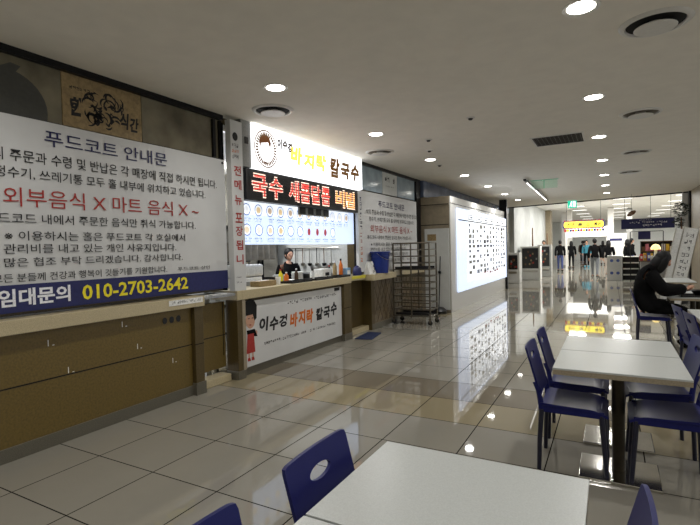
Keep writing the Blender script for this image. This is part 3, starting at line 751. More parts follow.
tray('black serving tray at left of stall counter by bottles', -3.98, 5.6, .22, .5)
tray('black serving tray in middle of stall counter', -3.98, 6.2, .22, .5)
tray('black serving tray near the right end of stall counter', -3.98, 6.8, .22, .44)
bx = thing('cardboard_box', 'small tan cardboard box in front of rice warmer on counter', 'box', (-4.05, 4.95, 1.05))
MB().use(M_TAN).box(-.08, .08, -.17, .17, 0, .07, .004).build('box_body', parent=bx); MB().use(M_PAPER).box(-.03, .03, -.08, .08, .07, .075).build('opening', parent=bx)
cu = thing('paper_cup', 'small white paper cup beside tan box on stall counter', 'cup', (-4.0, 5.2, 1.05))
MB().use(M_PAPER).lathe([(0, 0), (.028, 0), (.038, .1), (.041, .102), (.036, .104), (.026, .006), (0, .006)], n=18).build('cup_body', parent=cu, smooth=True)
nb = thing('napkin_dispenser', 'pale napkin dispenser box on right part of stall counter', 'dispenser', (-4.16, 6.6, 1.05))
MB().use(M_WHITEPL).box(-.09, .09, -.13, .13, 0, .15, .012).build('case', parent=nb); MB().use(M_BLACKPL).box(.088, .092, -.06, .06, .04, .09).build('slot', parent=nb)
bl = thing('box_package', 'pale blue small box at right end of stall counter', 'box', (-4.05, 7.2, 1.045))
MB().use(mat('pale_blue', (130, 170, 205), .5)).box(-.05, .05, -.07, .07, 0, .14, .004).build('carton', parent=bl); MB().use(M_PAPER).box(.049, .052, -.05, .05, .03, .1).build('carton_label', parent=bl)

# bucket and bag on counter three
bu = thing('bucket', 'large dark blue plastic bucket standing on counter beside tray rack', 'bucket', (-3.775, 8.02, 1.053))
MB().use(M_BUCKET).lathe([(0, 0), (.135, 0), (.145, .01), (.175, .37), (.19, .37), (.193, .395), (.175, .40), (.166, .38), (.13, .02), (0, .02)], n=32).build('shell', parent=bu, smooth=True)
MB().use(M_BUCKET).lathe([(.168, .30), (.18, .305), (.18, .32), (.17, .325)], n=32).build('rim_band', parent=bu, smooth=True)
MB().use(M_STEEL).tube([(.02, -.19, .37), (.10, -.16, .30), (.165, -.06, .25), (.165, .06, .25), (.10, .16, .30), (.02, .19, .37)], .004, 6).build('wire_handle', parent=bu, smooth=True)
bg = MB().use(M_PAPER); rnd = random.Random(9)
def bagf(u, v):
    a = 2*PI*u; r_ = (.11-.05*v)*(1+.18*math.sin(5*a+v*4)); return (-3.82+r_*.9*math.cos(a), 7.66+r_*math.sin(a), 1.052+.22*v+.01*math.sin(7*a))
bg.shell(bagf, 30, 6, .002)
pbg = tag(bg.build('plastic_bag', smooth=True), 'crumpled white plastic bag with dark print beside blue bucket', 'bag')
k = MB().use(M_BLACK)
for i in range(5):
    z = 1.1+i*.03; k.obox(Matrix.Translation((-3.722-.003*i, 7.64+.012*(i % 3), z)) @ Matrix.Rotation(.5, 4, 'X'), .002, .03, .006)
k.build('dark_print', parent=pbg)
db = thing('folded_cloth', 'dark navy folded cloth lying beside the white plastic bag', 'cloth', (-3.92, 7.36, 1.046))
MB().use(M_NAVY).lathe([(0, 0), (.09, 0), (.1, .05), (.08, .13), (.03, .17), (0, .175)], n=14, sx=.8).build('cloth_bundle', parent=db, smooth=True)

# ================================================================== TRAY RACK
rk = thing('tray_rack', 'tall stainless tray rack on castors in front of notice banner', 'rack', (-3.43, 8.9, 0))
RX0, RX1, RY0, RY1, RZ = -.38, .37, -.2, .21, 1.6
for x in (RX0, RX1):
    for y in (RY0, RY1): MB().use(M_RACK).box(x-.014, x+.014, y-.014, y+.014, .13, RZ, .003).build('post', parent=rk)
for y in (RY0, RY1): MB().use(M_RACK).box(-.02, .005, y-.012, y+.012, .13, RZ, .003).build('mid_post', parent=rk)
for k in range(12):
    z = .16+k*.13
    q = MB().use(M_RACK)
    for y in (RY0, RY1): q.box(RX0, RX1, y-.01, y+.01, z, z+.02)
    for x in (RX0, RX1): q.box(x-.01, x+.01, RY0, RY1, z, z+.02)
    q.build('shelf_rail', parent=rk)
tpf = MB().use(M_RACK)
for y in (RY0, RY1): tpf.tube([(RX0, y, RZ), (RX1, y, RZ)], .014, 8)
for x in (RX0, RX1): tpf.tube([(x, RY0, RZ), (x, RY1, RZ)], .014, 8)
tpf.build('top_frame', parent=rk)
for x in (RX0, RX1):
    for y in (RY0, RY1):
        c = MB().use(M_RACK).box(x-.03, x+.03, y-.025, y+.025, .115, .14, .003).box(x-.02, x+.02, y-.022, y-.017, .045, .12).box(x-.02, x+.02, y+.017, y+.022, .045, .12).build('caster', parent=rk)
        MB().use(M_BLACKPL).lathe([(0, -.015), (.04, -.015), (.048, -.01), (.048, .01), (.04, .015), (0, .015)], (x, y, .048), 20, 'y').build('wheel', parent=c, smooth=True)
for z, dx, lb_ in ((1.082, .0, 'dark tray lying across upper level of the tray rack'), (.172, 0, 'dark tray on the lowest level of the tray rack')):
    t = thing('baking_tray', lb_, 'tray', (-3.43, 8.9, z+.012), 0, 'trays on the rack')
    MB().use(M_BLACKPL).box(-.35, .34, -.185, .195, 0, .01, .002).box(-.35, .34, -.185, -.175, 0, .045).box(-.35, .34, .185, .195, 0, .045).build('tray_body', parent=t)

# ================================================================== TABLES AND CHAIRS
def make_table():
    t = thing('dining_table', '', 'table')
    q = MB().use(M_TABLE).box(-.3655, .3655, -.294, .294, .718, .73, .002)
    q.build('tabletop', parent=t)
    MB().use(M_TEDGE).box(-.3645, .3645, -.2935, .2935, .688, .719, .002).build('edge_band', parent=t)
    MB().use(M_COLUMN).tube([(0, .02, .02), (0, .02, .69)], .038, 20).build('column', parent=t, smooth=True)
    MB().use(M_CHROME).box(-.23, .23, -.19, .2, 0, .022, .006).build('base_plate', parent=t)
    MB().use(M_DARK).box(-.16, .16, -.16, .18, .676, .688, .002).build('mount_plate', parent=t)
    return t
def make_chair():
    # faces +x; rear legs at x=-.2
    t = thing('dining_chair', '', 'chair')
    def seat(u, v):
        x = -.185+.40*u; y = (v-.5)*(.40-.02*u)
        z = .445+.012*math.cos((v-.5)*PI)*-1.2 + (-.035*max(0, (u-.72)/.28)**2) + .012*(1-u)**2
        return (x, y, z)
    MB().use(M_BLUE).shell(seat, 16, 10, .014).build('seat', parent=t, smooth=True)
    ap = MB().use(M_BLUE)
    for s_ in (-1, 1): ap.box(-.17, .19, s_*.18-.008, s_*.18+.008, .392, .436, .004)
    ap.box(-.175, -.16, -.18, .18, .392, .436, .004).box(.165, .18, -.18, .18, .38, .42, .004)
    ap.build('seat_apron', parent=t)
    # back panel with oval hand hole
    n = 96; bm_ = MB().use(M_BLUE); rings = []
    z0, z1, hw = .49, .816, .197
    def outer(a):
        c, s_ = math.cos(a), math.sin(a); p = 26.0
        k = (abs(c)**p+abs(s_)**p)**(-1/p); return k*c, k*s_
    NR = 4
    for side in (0, 1):
        R_ = []
        for i in range(NR+1):
            f = i/NR; ring = []
            for j in range(n):
                a = 2*PI*j/n; ox, oz = outer(a)
                wob = .975+.015*oz
                oy, ozz = ox*hw*wob, (z0+z1)/2+oz*(z1-z0)/2
                ey, ez = .066*math.cos(a), .735+.024*math.sin(a)
                y = ey+(oy-ey)*f; z = ez+(ozz-ez)*f
                x = -.20-.28*(z-.53)+.012*(y/hw)**2 + (.0 if side == 0 else -.013)
                ring.append(bm_.bm.verts.new((x, y, z)))
            R_.append(ring)
        rings.append(R_)
    A_, B_ = rings
    for i in range(NR):
        for j in range(n):
            k = (j+1) % n
            bm_.face([A_[i][j], A_[i][k], A_[i+1][k], A_[i+1][j]]); bm_.face([B_[i][j], B_[i+1][j], B_[i+1][k], B_[i][k]])
    for j in range(n):
        k = (j+1) % n
        bm_.face([A_[0][j], B_[0][j], B_[0][k], A_[0][k]]); bm_.face([A_[NR][j], A_[NR][k], B_[NR][k], B_[NR][j]])
    bm_.build('backrest', parent=t, smooth=True)
    for s_ in (-1, 1):
        MB().use(M_BLUE).tube([(-.18, s_*.178, .40), (-.188, s_*.18, .47), (-.20, s_*.178, .53), (-.225, s_*.172, .585)], .02, 10, .013, flat=.7).build('back_upright', parent=t, smooth=True)
        MB().use(M_LEG).tube([(-.2, s_*.185, .0), (-.195, s_*.182, .2), (-.18, s_*.178, .41)], .0135, 10, .017).build('leg', parent=t, smooth=True)
        MB().use(M_LEG).tube([(.205, s_*.18, .0), (.19, s_*.178, .2), (.175, s_*.175, .41)], .0135, 10, .017).build('leg', parent=t, smooth=True)
    return t
TB = make_table(); CH = make_chair()
first_t = True; first_c = True
def table(x, y, label):
    global first_t
    o = place(TB, first_t, (x, y, 0), 0, label, 'square dining tables'); first_t = False; return o
def chair(x, y, rz, label):
    global first_c
    o = place(CH, first_c, (x, y, 0), rz, label, 'blue dining chairs'); first_c = False; return o
table(.035, 3.515, 'pale square table in the middle pair, half nearer the camera')
table(.035, 4.115, 'pale square table in the middle pair, half farther from camera')
table(-.433, 1.432, 'pale square table filling the bottom foreground, far half of its pair')
table(-.433, .835, 'pale square table at bottom frame edge, nearest the camera')
chair(-.235, 3.55, 0, 'blue chair left of middle tables, nearer the camera')
chair(-.235, 4.12, 0, 'blue chair left of middle tables, farther from camera')
chair(.305, 3.55, PI, 'blue chair right of middle tables, seat under the nearer half')
chair(.28, 4.12, PI+.09, 'blue chair right of middle tables, seat under the farther half')
chair(-.645, 1.385, 0, 'blue chair tucked at the foreground table with oval back hole in full view')
chair(-.65, .785, 0, 'blue chair at bottom edge left of the foreground table')
chair(-.195, 1.395, PI, 'blue chair with backrest edge peeking right of foreground table')
# second column of tables
table(1.13, 5.72, 'pale square table by right edge with two blue chairs tucked on left')
table(1.13, 6.32, 'pale square table by right edge just before the seated person')
chair(.925, 5.62, .12, 'blue chair at right edge table, nearer of two edge-on backs')
chair(.885, 6.2, .12, 'blue chair at right edge table, farther of two edge-on backs')
table(1.085, 8.22, 'pale square table at which the person in black sits')
table(1.085, 8.82, 'pale square table just beyond the one the seated person uses')
table(1.06, 11.3, 'pale square table behind the seated person near white boards')
table(1.06, 11.9, 'pale square table nearest the leaning white boards')
pc = chair(.53, 8.15, 0, 'blue chair on which the person in black sits')
tr2 = thing('meal_tray', 'black meal tray on table in front of the seated person', 'tray', (1.05, 8.15, .73))
MB().use(M_BLACKPL).box(-.2, .2, -.15, .15, 0, .012, .004).box(-.2, .2, -.15, -.138, 0, .03).box(-.2, .2, .138, .15, 0, .03).box(-.2, -.188, -.15, .15, 0, .03).box(.188, .2, -.15, .15, 0, .03).build('tray_body', parent=tr2)
bw = thing('noodle_bowl', 'dark round bowl on the meal tray of the seated person', 'bowl', (1.08, 8.17, .742))
MB().use(M_DARK).lathe([(0, 0), (.05, 0), (.055, .01), (.1, .075), (.104, .078), (.096, .076), (.05, .018), (0, .018)], n=24).build('bowl_body', parent=bw, smooth=True)
MB().use(M_ORANGE).lathe([(0, .05), (.078, .05), (.078, .054), (0, .055)], n=20).build('soup', parent=bw)

# ================================================================== PEOPLE
def skin_mesh(chains, sub=1):
    """chains: list of (verts[(p, r)], edges) -> bmesh of joined skinned surfaces"""
    out = bmesh.new()
    for vts, eds in chains:
        me = bpy.data.meshes.new('s'); me.from_pydata([v[0] for v in vts], eds, [])
        o = bpy.data.objects.new('s', me); COL.objects.link(o)
        o.modifiers.new('Skin', 'SKIN')
        for i, v in enumerate(vts):
            d = me.skin_vertices[0].data[i]; r = v[1]; d.radius = r if isinstance(r, tuple) else (r, r); d.use_root = (i == 0)
        ss = o.modifiers.new('Sub', 'SUBSURF'); ss.levels = ss.render_levels = sub
        dg = bpy.context.evaluated_depsgraph_get(); dg.update()
        ev = bpy.data.meshes.new_from_object(o.evaluated_get(dg))
        out.from_mesh(ev)
        bpy.data.objects.remove(o); bpy.data.meshes.remove(me); bpy.data.meshes.remove(ev)
    return out
def bm_obj(b, name, m, parent):
    me = bpy.data.meshes.new(name); b.to_mesh(me); b.free(); me.materials.append(m)
    for p in me.polygons: p.use_smooth = True
    o = bpy.data.objects.new(name, me); COL.objects.link(o); o.parent = parent; return o
def ell(b, c, rx, ry, rz, rot=None, seg=16, rings=12, fn=None):
    m = Matrix.Translation(c) @ (rot.to_4x4() if rot else Matrix.Identity(4))
    t = bmesh.new(); bmesh.ops.create_uvsphere(t, u_segments=seg, v_segments=rings, radius=1)
    for v in t.verts:
        p = Vector((v.co.x*rx, v.co.y*ry, v.co.z*rz))
        if fn: p = fn(p)
        v.co = m @ p
    me = bpy.data.meshes.new('e'); t.to_mesh(me); t.free(); b.from_mesh(me); bpy.data.meshes.remove(me)
def hand_chains(w, d, side):
    """w wrist point, d direction of the hand, side +1 left / -1 right; fingers gently curled"""
    d = d.normalized(); out = Vector((0, 0, 1)).cross(d)
    if out.length < .2: out = Vector((1, 0, 0))
    out.normalize(); nrm = d.cross(out).normalized()
    if abs(d.z) > .7: out, nrm = Vector((1, 0, 0)), Vector((0, -side, 0))
    palm = w+d*.05
    ch = [([(w, .022), (palm, (.03, .018)), (w+d*.085, (.032, .015))], [(0, 1), (1, 2)])]
    for k, (o_, L_) in enumerate(((-.027, .065), (-.009, .078), (.009, .073), (.026, .055))):
        a = w+d*.075+out*o_; b_ = a+d*L_*.5+nrm*.006; c = b_+d*L_*.35+nrm*.02; e = c+d*L_*.15+nrm*.018
        ch.append(([(a, .0095), (b_, .009), (c, .008), (e, .007)], [(0, 1), (1, 2), (2, 3)]))
    a = w+d*.03+out*.02; b_ = a+out*.03+d*.025+nrm*.005; c = b_+out*.008+d*.03+nrm*.012
    ch.append(([(a, .012), (b_, .0105), (c, .009)], [(0, 1), (1, 2)]))
    return ch
def person(label, loc, rz, J, coat, pants, shoe, hair='short', scale=1.0, group=None, tilt=0, bulk=.026):
    t = thing('person', label, 'person', loc, rz, group)
    V = {k: Vector(v)*scale for k, v in J.items()}; k_ = scale
    def R(x): return tuple(q*k_ for q in x) if isinstance(x, tuple) else x*k_
    order = ['pelvis', 'waist', 'chest', 'neck', 'head', 'shL', 'elL', 'wrL', 'shR', 'elR', 'wrR', 'hipL', 'knL', 'anL', 'toL', 'hipR', 'knR', 'anR', 'toR']
    rad = dict(pelvis=(.12, .105), waist=(.115, .095), chest=(.135, .11), neck=.055, head=.05, sh=.052, el=.038, wr=.026, hip=.085, kn=.055, an=.036, to=.034)
    E_ = [('pelvis', 'waist'), ('waist', 'chest'), ('chest', 'neck'), ('neck', 'head'), ('chest', 'shL'), ('shL', 'elL'), ('elL', 'wrL'), ('chest', 'shR'), ('shR', 'elR'), ('elR', 'wrR'),
          ('pelvis', 'hipL'), ('hipL', 'knL'), ('knL', 'anL'), ('anL', 'toL'), ('pelvis', 'hipR'), ('hipR', 'knR'), ('knR', 'anR'), ('anR', 'toR')]
    def chain(names, edges, grow):
        vts = []
        for nme in names:
            r = rad.get(nme) or rad[nme[:-1]]
            r = tuple(q+grow for q in r) if isinstance(r, tuple) else r+grow
            vts.append((V[nme], R(r)))
        return (vts, [(names.index(a), names.index(b_)) for a, b_ in edges])
    ch = [chain(order, E_, 0)]
    for s_, w_, e_ in ((1, 'wrL', 'elL'), (-1, 'wrR', 'elR')): ch += hand_chains(V[w_], V[w_]-V[e_], s_)
    lowb = [e for e in E_ if e[0][:3] in ('hip', 'knL', 'knR') or e[1][:3] == 'hip']
    bones = [e for e in E_ if e not in lowb]
    def seg_d(p, e):
        a_, b_ = V[e[0]], V[e[1]]; d_ = b_-a_; t_ = max(0, min(1, (p-a_).dot(d_)/d_.length_squared)); return (p-a_-d_*t_).length
    def garment(name, m, keep, grow):
        g_ = skin_mesh([chain(order, E_, 0)], 2); g_.normal_update()
        bad = []
        for v in g_.verts:
            if not keep(v.co): bad.append(v)
        nr = {v: v.normal.copy() for v in g_.verts}
        for v in g_.verts: v.co += nr[v]*grow*.5*k_
        for _ in range(2): bmesh.ops.smooth_vert(g_, verts=g_.verts[:], factor=.35, use_axis_x=True, use_axis_y=True, use_axis_z=True)
        g_.normal_update(); nr = {v: v.normal.copy() for v in g_.verts}
        for v in g_.verts: v.co += nr[v]*grow*.5*k_
        bmesh.ops.delete(g_, geom=bad, context='VERTS')
        isl = [v for v in g_.verts if not v.link_faces]
        if isl: bmesh.ops.delete(g_, geom=isl, context='VERTS')
        rnd_ = random.Random(3)
        bm_obj(g_, name, m, t)
    wz = V['pelvis'].z
    hem = V['pelvis']+(V['pelvis']-V['waist']).normalized()*.06*k_
    ax_ = (V['waist']-V['pelvis']).normalized()
    def upper(p):
        near_low = min(seg_d(p, e) for e in lowb); near_up = min(seg_d(p, e) for e in bones)
        if (p-V['head']).length < .07*k_ or ((p-V['neck']).dot((V['head']-V['neck']).normalized()) > .03*k_ and (p-V['neck']).length < .085*k_): return False
        for w_, e_ in (('wrL', 'elL'), ('wrR', 'elR')):
            d_ = (V[w_]-V[e_]).normalized()
            if (p-V[w_]).dot(d_) > -.005 and (p-V[w_]).length < .1*k_: return False
        return near_up <= near_low+.001 or (p-hem).dot(ax_) > 0
    def lower(p):
        for s_ in 'LR':
            if (p-V['an'+s_]).length < .06*k_ or seg_d(p, ('an'+s_, 'to'+s_)) < .045*k_: return False
        return min(seg_d(p, e) for e in lowb) <= min(seg_d(p, e) for e in bones)+.03*k_ or (p-V['pelvis']).length < .14*k_
    b = skin_mesh(ch, 1); b.normal_update()
    inset = [(v, v.normal.copy()) for v in b.verts if upper(v.co) or lower(v.co)]
    for v, q in inset: v.co -= q*.026*k_
    # head with face, looking along +x and tilted
    rot = Matrix.Rotation(tilt, 3, 'Y'); hc = V['head']+rot @ Vector((.012, 0, .1))*k_
    def headfn(p):
        if p.z < 0: p.y *= 1-.25*(-p.z/.115); p.x *= 1-.12*(-p.z/.115)
        return p*k_
    ell(b, hc, .095, .076, .118, rot, 20, 14, headfn)
    def hp(x, y, z): return hc+rot @ Vector((x, y, z))*k_
    ell(b, hp(.097, 0, -.018), .016*k_, .013*k_, .024*k_, rot, 8, 6)
    ell(b, hp(.084, 0, -.062), .010*k_, .024*k_, .008*k_, rot, 8, 6)
    for s_ in (-1, 1):
        ell(b, hp(.0, s_*.077, -.01), .02*k_, .009*k_, .032*k_, rot, 8, 6)
        ell(b, hp(.082, s_*.031, .012), .012*k_, .014*k_, .009*k_, rot, 8, 6)
        ell(b, hp(.084, s_*.031, .028), .009*k_, .02*k_, .006*k_, rot, 8, 6)
    bm_obj(b, 'body', M_SKIN, t)
    # hair
    hb = bmesh.new()
    def hairfn(p):
        return p*k_
    ell(hb, hp(-.014, 0, .028), .1, .09, .108, rot, 20, 14, hairfn)
    if hair == 'long':
        ell(hb, hp(-.045, 0, -.07), .085, .105, .15, rot, 20, 14, hairfn)
        for s_ in (-1, 1): ell(hb, hp(.02, s_*.078, -.06), .055, .026, .13, rot, 12, 10, hairfn)
    else:
        ell(hb, hp(-.045, 0, -.02), .062, .074, .08, rot, 16, 12, hairfn)
    bm_obj(hb, 'hair', M_HAIR, t)
    garment('trousers', pants, lower, .010)
    garment('coat', coat, upper, bulk)
    for s_ in 'LR':
        bm_obj(skin_mesh([([(V['an'+s_]+Vector((-.03, 0, -.03))*k_, R((.045, .04))), (V['an'+s_]+(V['to'+s_]-V['an'+s_])*.5+Vector((0, 0, -.012))*k_, R((.045, .038))), (V['to'+s_]+Vector((.02, 0, 0))*k_, R((.04, .03)))], [(0, 1), (1, 2)])], 1), 'shoe', shoe, t)
    return t
def walk(stride=.18, arm=.12, lean=.02):
    return dict(pelvis=(0, 0, .93), waist=(.0, 0, 1.08), chest=(lean, 0, 1.28), neck=(lean, 0, 1.44), head=(lean+.02, 0, 1.50),
                shL=(lean, .175, 1.37), elL=(lean-arm*.5-.03, .225, 1.12), wrL=(lean-arm+.06, .23, .89), shR=(lean, -.175, 1.37), elR=(lean+arm*.5-.04, -.225, 1.12), wrR=(lean+arm+.06, -.23, .90),
                hipL=(0, .09, .88), knL=(stride*.55, .095, .49), anL=(stride*.6, .095, .085), toL=(stride*.6+.13, .105, .045),
                hipR=(0, -.09, .88), knR=(-stride*.25, -.095, .48), anR=(-stride*.9, -.095, .10), toR=(-stride*.9+.13, -.105, .045))
def stand(): return walk(.03, .02, .0)
sit = dict(pelvis=(-.04, 0, .56), waist=(-.10, 0, .72), chest=(-.055, 0, .95), neck=(.03, 0, 1.09), head=(.085, 0, 1.12),
           shL=(-.02, .175, 1.01), elL=(.14, .25, .80), wrL=(.34, .14, .79), shR=(-.02, -.175, 1.01), elR=(.13, -.26, .80), wrR=(.35, -.13, .82),
           hipL=(-.02, .10, .545), knL=(.38, .11, .53), anL=(.36, .11, .085), toL=(.49, .115, .045), hipR=(-.02, -.10, .545), knR=(.40, -.11, .53), anR=(.42, -.11, .085), toR=(.55, -.115, .045))
person('person in black coat sitting at a table on a blue chair, seen from behind', (.51, 8.15, 0), 0, sit, M_COAT, M_COAT, M_BSHOE, 'long', 1.03, tilt=.45, bulk=.05)
person('person in black jacket and grey jeans walking away down the aisle, seen from behind', (-.62, 23.2, 0), PI/2, walk(.16), M_COAT, M_GJEANS, M_SHOE, 'short', 1.0)
person('person in black coat walking right beside the one in grey jeans', (-.1, 24.4, 0), PI/2, walk(.12), M_COAT, mat('pale_trousers', (170, 160, 150), .9), M_SHOE, 'long', .95)
person('person in dark top and blue jeans walking left of the aisle centre', (-2.45, 28.4, 0), PI/2+.1, walk(.2), M_COAT, M_JEANS, M_BSHOE, 'short', 1.0)
person('person in navy coat and navy trousers at far left of the aisle', (-2.95, 25.6, 0), -PI/2, stand(), mat('navy_cloth', (28, 32, 60), .9), mat('navy_cloth', (28, 32, 60), .9), M_BSHOE, 'short', 1.0)
person('person in long black coat under the left end of the yellow sign', (-2.1, 31.5, 0), PI/2, walk(.06), M_COAT, M_COAT, M_BSHOE, 'long', .98)
person('person in teal jacket far off under the yellow sign', (-1.35, 33.5, 0), -PI/2, stand(), mat('teal_cloth', (60, 130, 150), .9), M_COAT, M_BSHOE, 'short', 1.0)
person('person in black standing far off just left of walker in grey jeans', (-1.6, 36, 0), PI/2, stand(), M_COAT, M_GJEANS, M_BSHOE, 'short', 1.0)
person('person in dark clothes browsing the goods below the blue sign', (.85, 26.5, 0), .4, stand(), M_COAT, M_JEANS, M_BSHOE, 'short', 1.0)
person('person in black with pale trousers far off under right end of yellow sign', (-.5, 38, 0), PI/2, walk(.1), M_COAT, mat('pale_trousers', (170, 160, 150), .9), M_BSHOE, 'long', .98)
person('person in black and jeans far off right of the glowing fascia', (.55, 34.5, 0), -PI/2, walk(.1), M_COAT, M_JEANS, M_BSHOE, 'short', 1.02)
person('person in brown coat far off beside pale pillar', (-1.9, 40, 0), PI/2, stand(), mat('brown_cloth', (60, 46, 36), .9), M_COAT, M_BSHOE, 'short', 1.0)
person('person in dark grey far off at left near tan pillar', (-2.9, 37, 0), 0, stand(), mat('grey_cloth', (54, 54, 58), .9), M_COAT, M_BSHOE, 'long', .98)
person('shopper in black at the shelf behind black display shelf', (.6, 23.4, 0), .3, stand(), M_COAT, M_COAT, M_BSHOE, 'long', .96)
person('cook in dark clothes standing behind the noodle stall counter', (-4.93, 6.72, 0), -.5, stand(), M_COAT, M_COAT, M_BSHOE, 'short', .90)

# ================================================================== CEILING FITTINGS
def make_downlight():
    t = thing('downlight', '', 'ceiling light')
    MB().use(M_TRIMW).lathe([(.088, -.003), (.118, -.008), (.12, 0), (.088, 0)], n=36).build('trim_ring', parent=t, smooth=True)
    MB().use(M_LENS).lathe([(0, -.006), (.088, -.005), (.088, 0), (0, 0)], n=32).build('lens', parent=t)
    return t
DL = make_downlight(); fd = True
lamp = bpy.data.lights.new('downlight_lamp', 'AREA'); lamp.shape = 'DISK'; lamp.size = .16; lamp.energy = LAMP_W; lamp.color = (1, .99, .97); lamp.spread = math.radians(150)
spots = [(-2.85, 3.75, 'glowing round downlight above counter left of lit shop sign'), (-2.85, 6.0, 'glowing round downlight in front of the lit shop sign'), (-2.86, 8.3, 'glowing downlight above the tray rack'),
         (-2.86, 10.6, 'glowing downlight before the block with lit board'), (-2.86, 12.9, 'glowing downlight near start of the lit board'), (-2.86, 15.2, 'glowing downlight near middle of the lit board'), (-2.86, 17.5, 'glowing downlight by the far end of lit board'),
         (-.165, 3.6, 'brightest glowing downlight at top frame edge'), (-.155, 5.85, 'glowing downlight above the middle table, second of right row'), (-.145, 8.05, 'glowing downlight right beside the black ceiling grille'),
         (-.135, 10.35, 'glowing downlight, fourth of the right row'), (-.125, 12.6, 'glowing downlight, fifth of the right row'), (-.12, 14.85, 'glowing downlight, sixth of the right row'), (-.11, 17.1, 'glowing downlight, last of right row before ceiling edge')]
hid = [(-2.85, 1.5), (-.17, 1.35), (-2.85, -.75), (-.17, -.9), (-2.85, -3), (-.17, -3.1)] + [(2.55, y) for y in (-3.1, -.9, 1.35, 3.6, 5.85, 8.05, 10.35, 12.6, 14.85)] + [(5.25, y) for y in (-.9, 3.6, 8.05, 12.6)]
for x, y, l_ in spots + [(x, y, 'round ceiling downlight outside the picture over the dining area') for x, y in hid]:
    o = place(DL, fd, (x, y, CZ), 0, l_, 'recessed downlights'); fd = False
    lo = bpy.data.objects.new('downlight_lamp', lamp); COL.objects.link(lo); lo.location = (x, y, CZ-.012)
def diffuser(x, y, label, m=None):
    t = thing('ceiling_diffuser', label, 'ceiling vent', (x, y, CZ), 0, 'round ceiling diffusers')
    MB().use(M_TRIMW).lathe([(.188, -.004), (.196, -.018), (.222, -.014), (.236, 0), (.188, 0)], n=48).build('outer_ring', parent=t, smooth=True)
    MB().use(m or M_SEAM).lathe([(.06, -.002), (.19, -.003), (.19, 0), (.06, 0)], n=48).build('gap_shade', parent=t)  # flat sheet whose colour paints the shade inside the recess
    MB().use(M_TRIMW).lathe([(0, -.044), (.132, -.044), (.138, -.038), (.132, -.034), (.05, -.030), (.05, -.004), (0, -.004)], n=48).build('centre_disc', parent=t, smooth=True)
M_GAP_LIT = mat('diffuser_gap_lit', (120, 112, 98), .7)  # paler copy, painting the gaps that catch light
diffuser(.293, 4.14, 'large round diffuser at upper right corner with shaded crescent gap')
diffuser(.33, 6.88, 'round diffuser in right half beyond the largest one', M_GAP_LIT)
diffuser(-3.33, 4.32, 'round diffuser just above the left end of lit shop sign')
diffuser(-3.32, 7.13, 'round diffuser over right end of lit shop sign', M_GAP_LIT)
diffuser(.40, 9.75, 'flat round diffuser, third of the right-hand row', M_GAP_LIT)
diffuser(.38, 12.4, 'flat round diffuser farthest along right-hand row', M_GAP_LIT)
gr = thing('ceiling_grille', 'black square return air grille in ceiling centre', 'ceiling vent', (-.69, 7.88, CZ))
MB().use(M_TRIMW).box(-.36, .36, -.36, -.335, -.012, 0).box(-.36, .36, .335, .36, -.012, 0).box(-.36, -.335, -.335, .335, -.012, 0).box(.335, .36, -.335, .335, -.012, 0).build('frame', parent=gr)
MB().use(M_BLACKPL).box(-.335, .335, -.335, .335, -.003, 0).build('backing', parent=gr)
q = MB().use(M_GRILLE)
for i in range(16): q.box(-.335, .335, -.325+i*.0425, -.315+i*.0425, -.011, -.003)
for i in range(12): q.box(-.325+i*.0575, -.317+i*.0575, -.335, .335, -.010, -.003)
q.build('slat_grid', parent=gr)
sd = [(-1.51, 5.91, 'small dark slot cover in ceiling above the middle of hall'), (-2.35, 6.75, 'small dark round detector in ceiling right of downlight row'), (-2.9, 8.95, 'small dark detector in ceiling over the tray rack'), (-2.6, 7.5, 'tiny dark detector between two glowing downlights')]
for i, (x, y, l_) in enumerate(sd):
    t = thing('smoke_detector', l_, 'detector', (x, y, CZ), 0, 'small ceiling detectors')
    MB().use(M_TRIMW).lathe([(0, -.012), (.05, -.012), (.055, 0), (0, 0)], n=20).build('base_ring', parent=t); MB().use(M_GRILLE).lathe([(0, -.03), (.02, -.03), (.032, -.012), (0, -.012)], n=16).build('sensor', parent=t)
# hanging rail lamp and clear sign
rl = thing('hanging_rail', 'long dark rail with white tube lamps hung below the ceiling', 'lamp', (-1.845, 14.8, CZ), math.radians(1.5))
MB().use(M_DARK).box(-.03, .03, -3.0, 3.0, -.075, -.04).build('rail', parent=rl)
for y in (-2.4, 0, 2.4): MB().use(M_DARK).tube([(0, y, -.04), (0, y, 0)], .01, 6).build('hanger', parent=rl)
for y in (-1.8, 0, 1.8): MB().use(M_GLOW).tube([(-.0, y-.75, -.088), (-.0, y+.75, -.088)], .014, 10).build('tube_lamp', parent=rl)
es_ = thing('hanging_plate_sign', 'clear hanging plate sign with green edges beside rail lamp', 'sign', (-1.42, 12.5, 2.885))
MB().use(M_ACRYL).box(-.3, .3, -.006, .006, .0, .2, .002).build('clear_plate', parent=es_)
MB().use(M_EDGEG).box(-.32, .32, -.006, .006, .2, .212).box(-.01, .006, -.006, .006, 0, .2).build('green_edge', parent=es_)
MB().use(M_DARK).tube([(-.25, 0, .21), (-.25, 0, .215)], .005, 6).tube([(.25, 0, .21), (.25, 0, .215)], .005, 6).build('hanger', parent=es_)
ex = thing('exit_sign', 'green lit exit sign with white running figure at ceiling edge', 'sign', (-1.24, 19.3, 2.84))
MB().use(M_GREEN).box(-.15, .15, -.03, .03, 0, .27, .004).build('lit_face', parent=ex)
k = MB().use(M_EXITW); A = on_y(-.032)
def quad(pts): k.face([k.bm.verts.new(A(*p)) for p in pts])
quad(((.03, .03), (.11, .03), (.11, .23), (.03, .23))); 
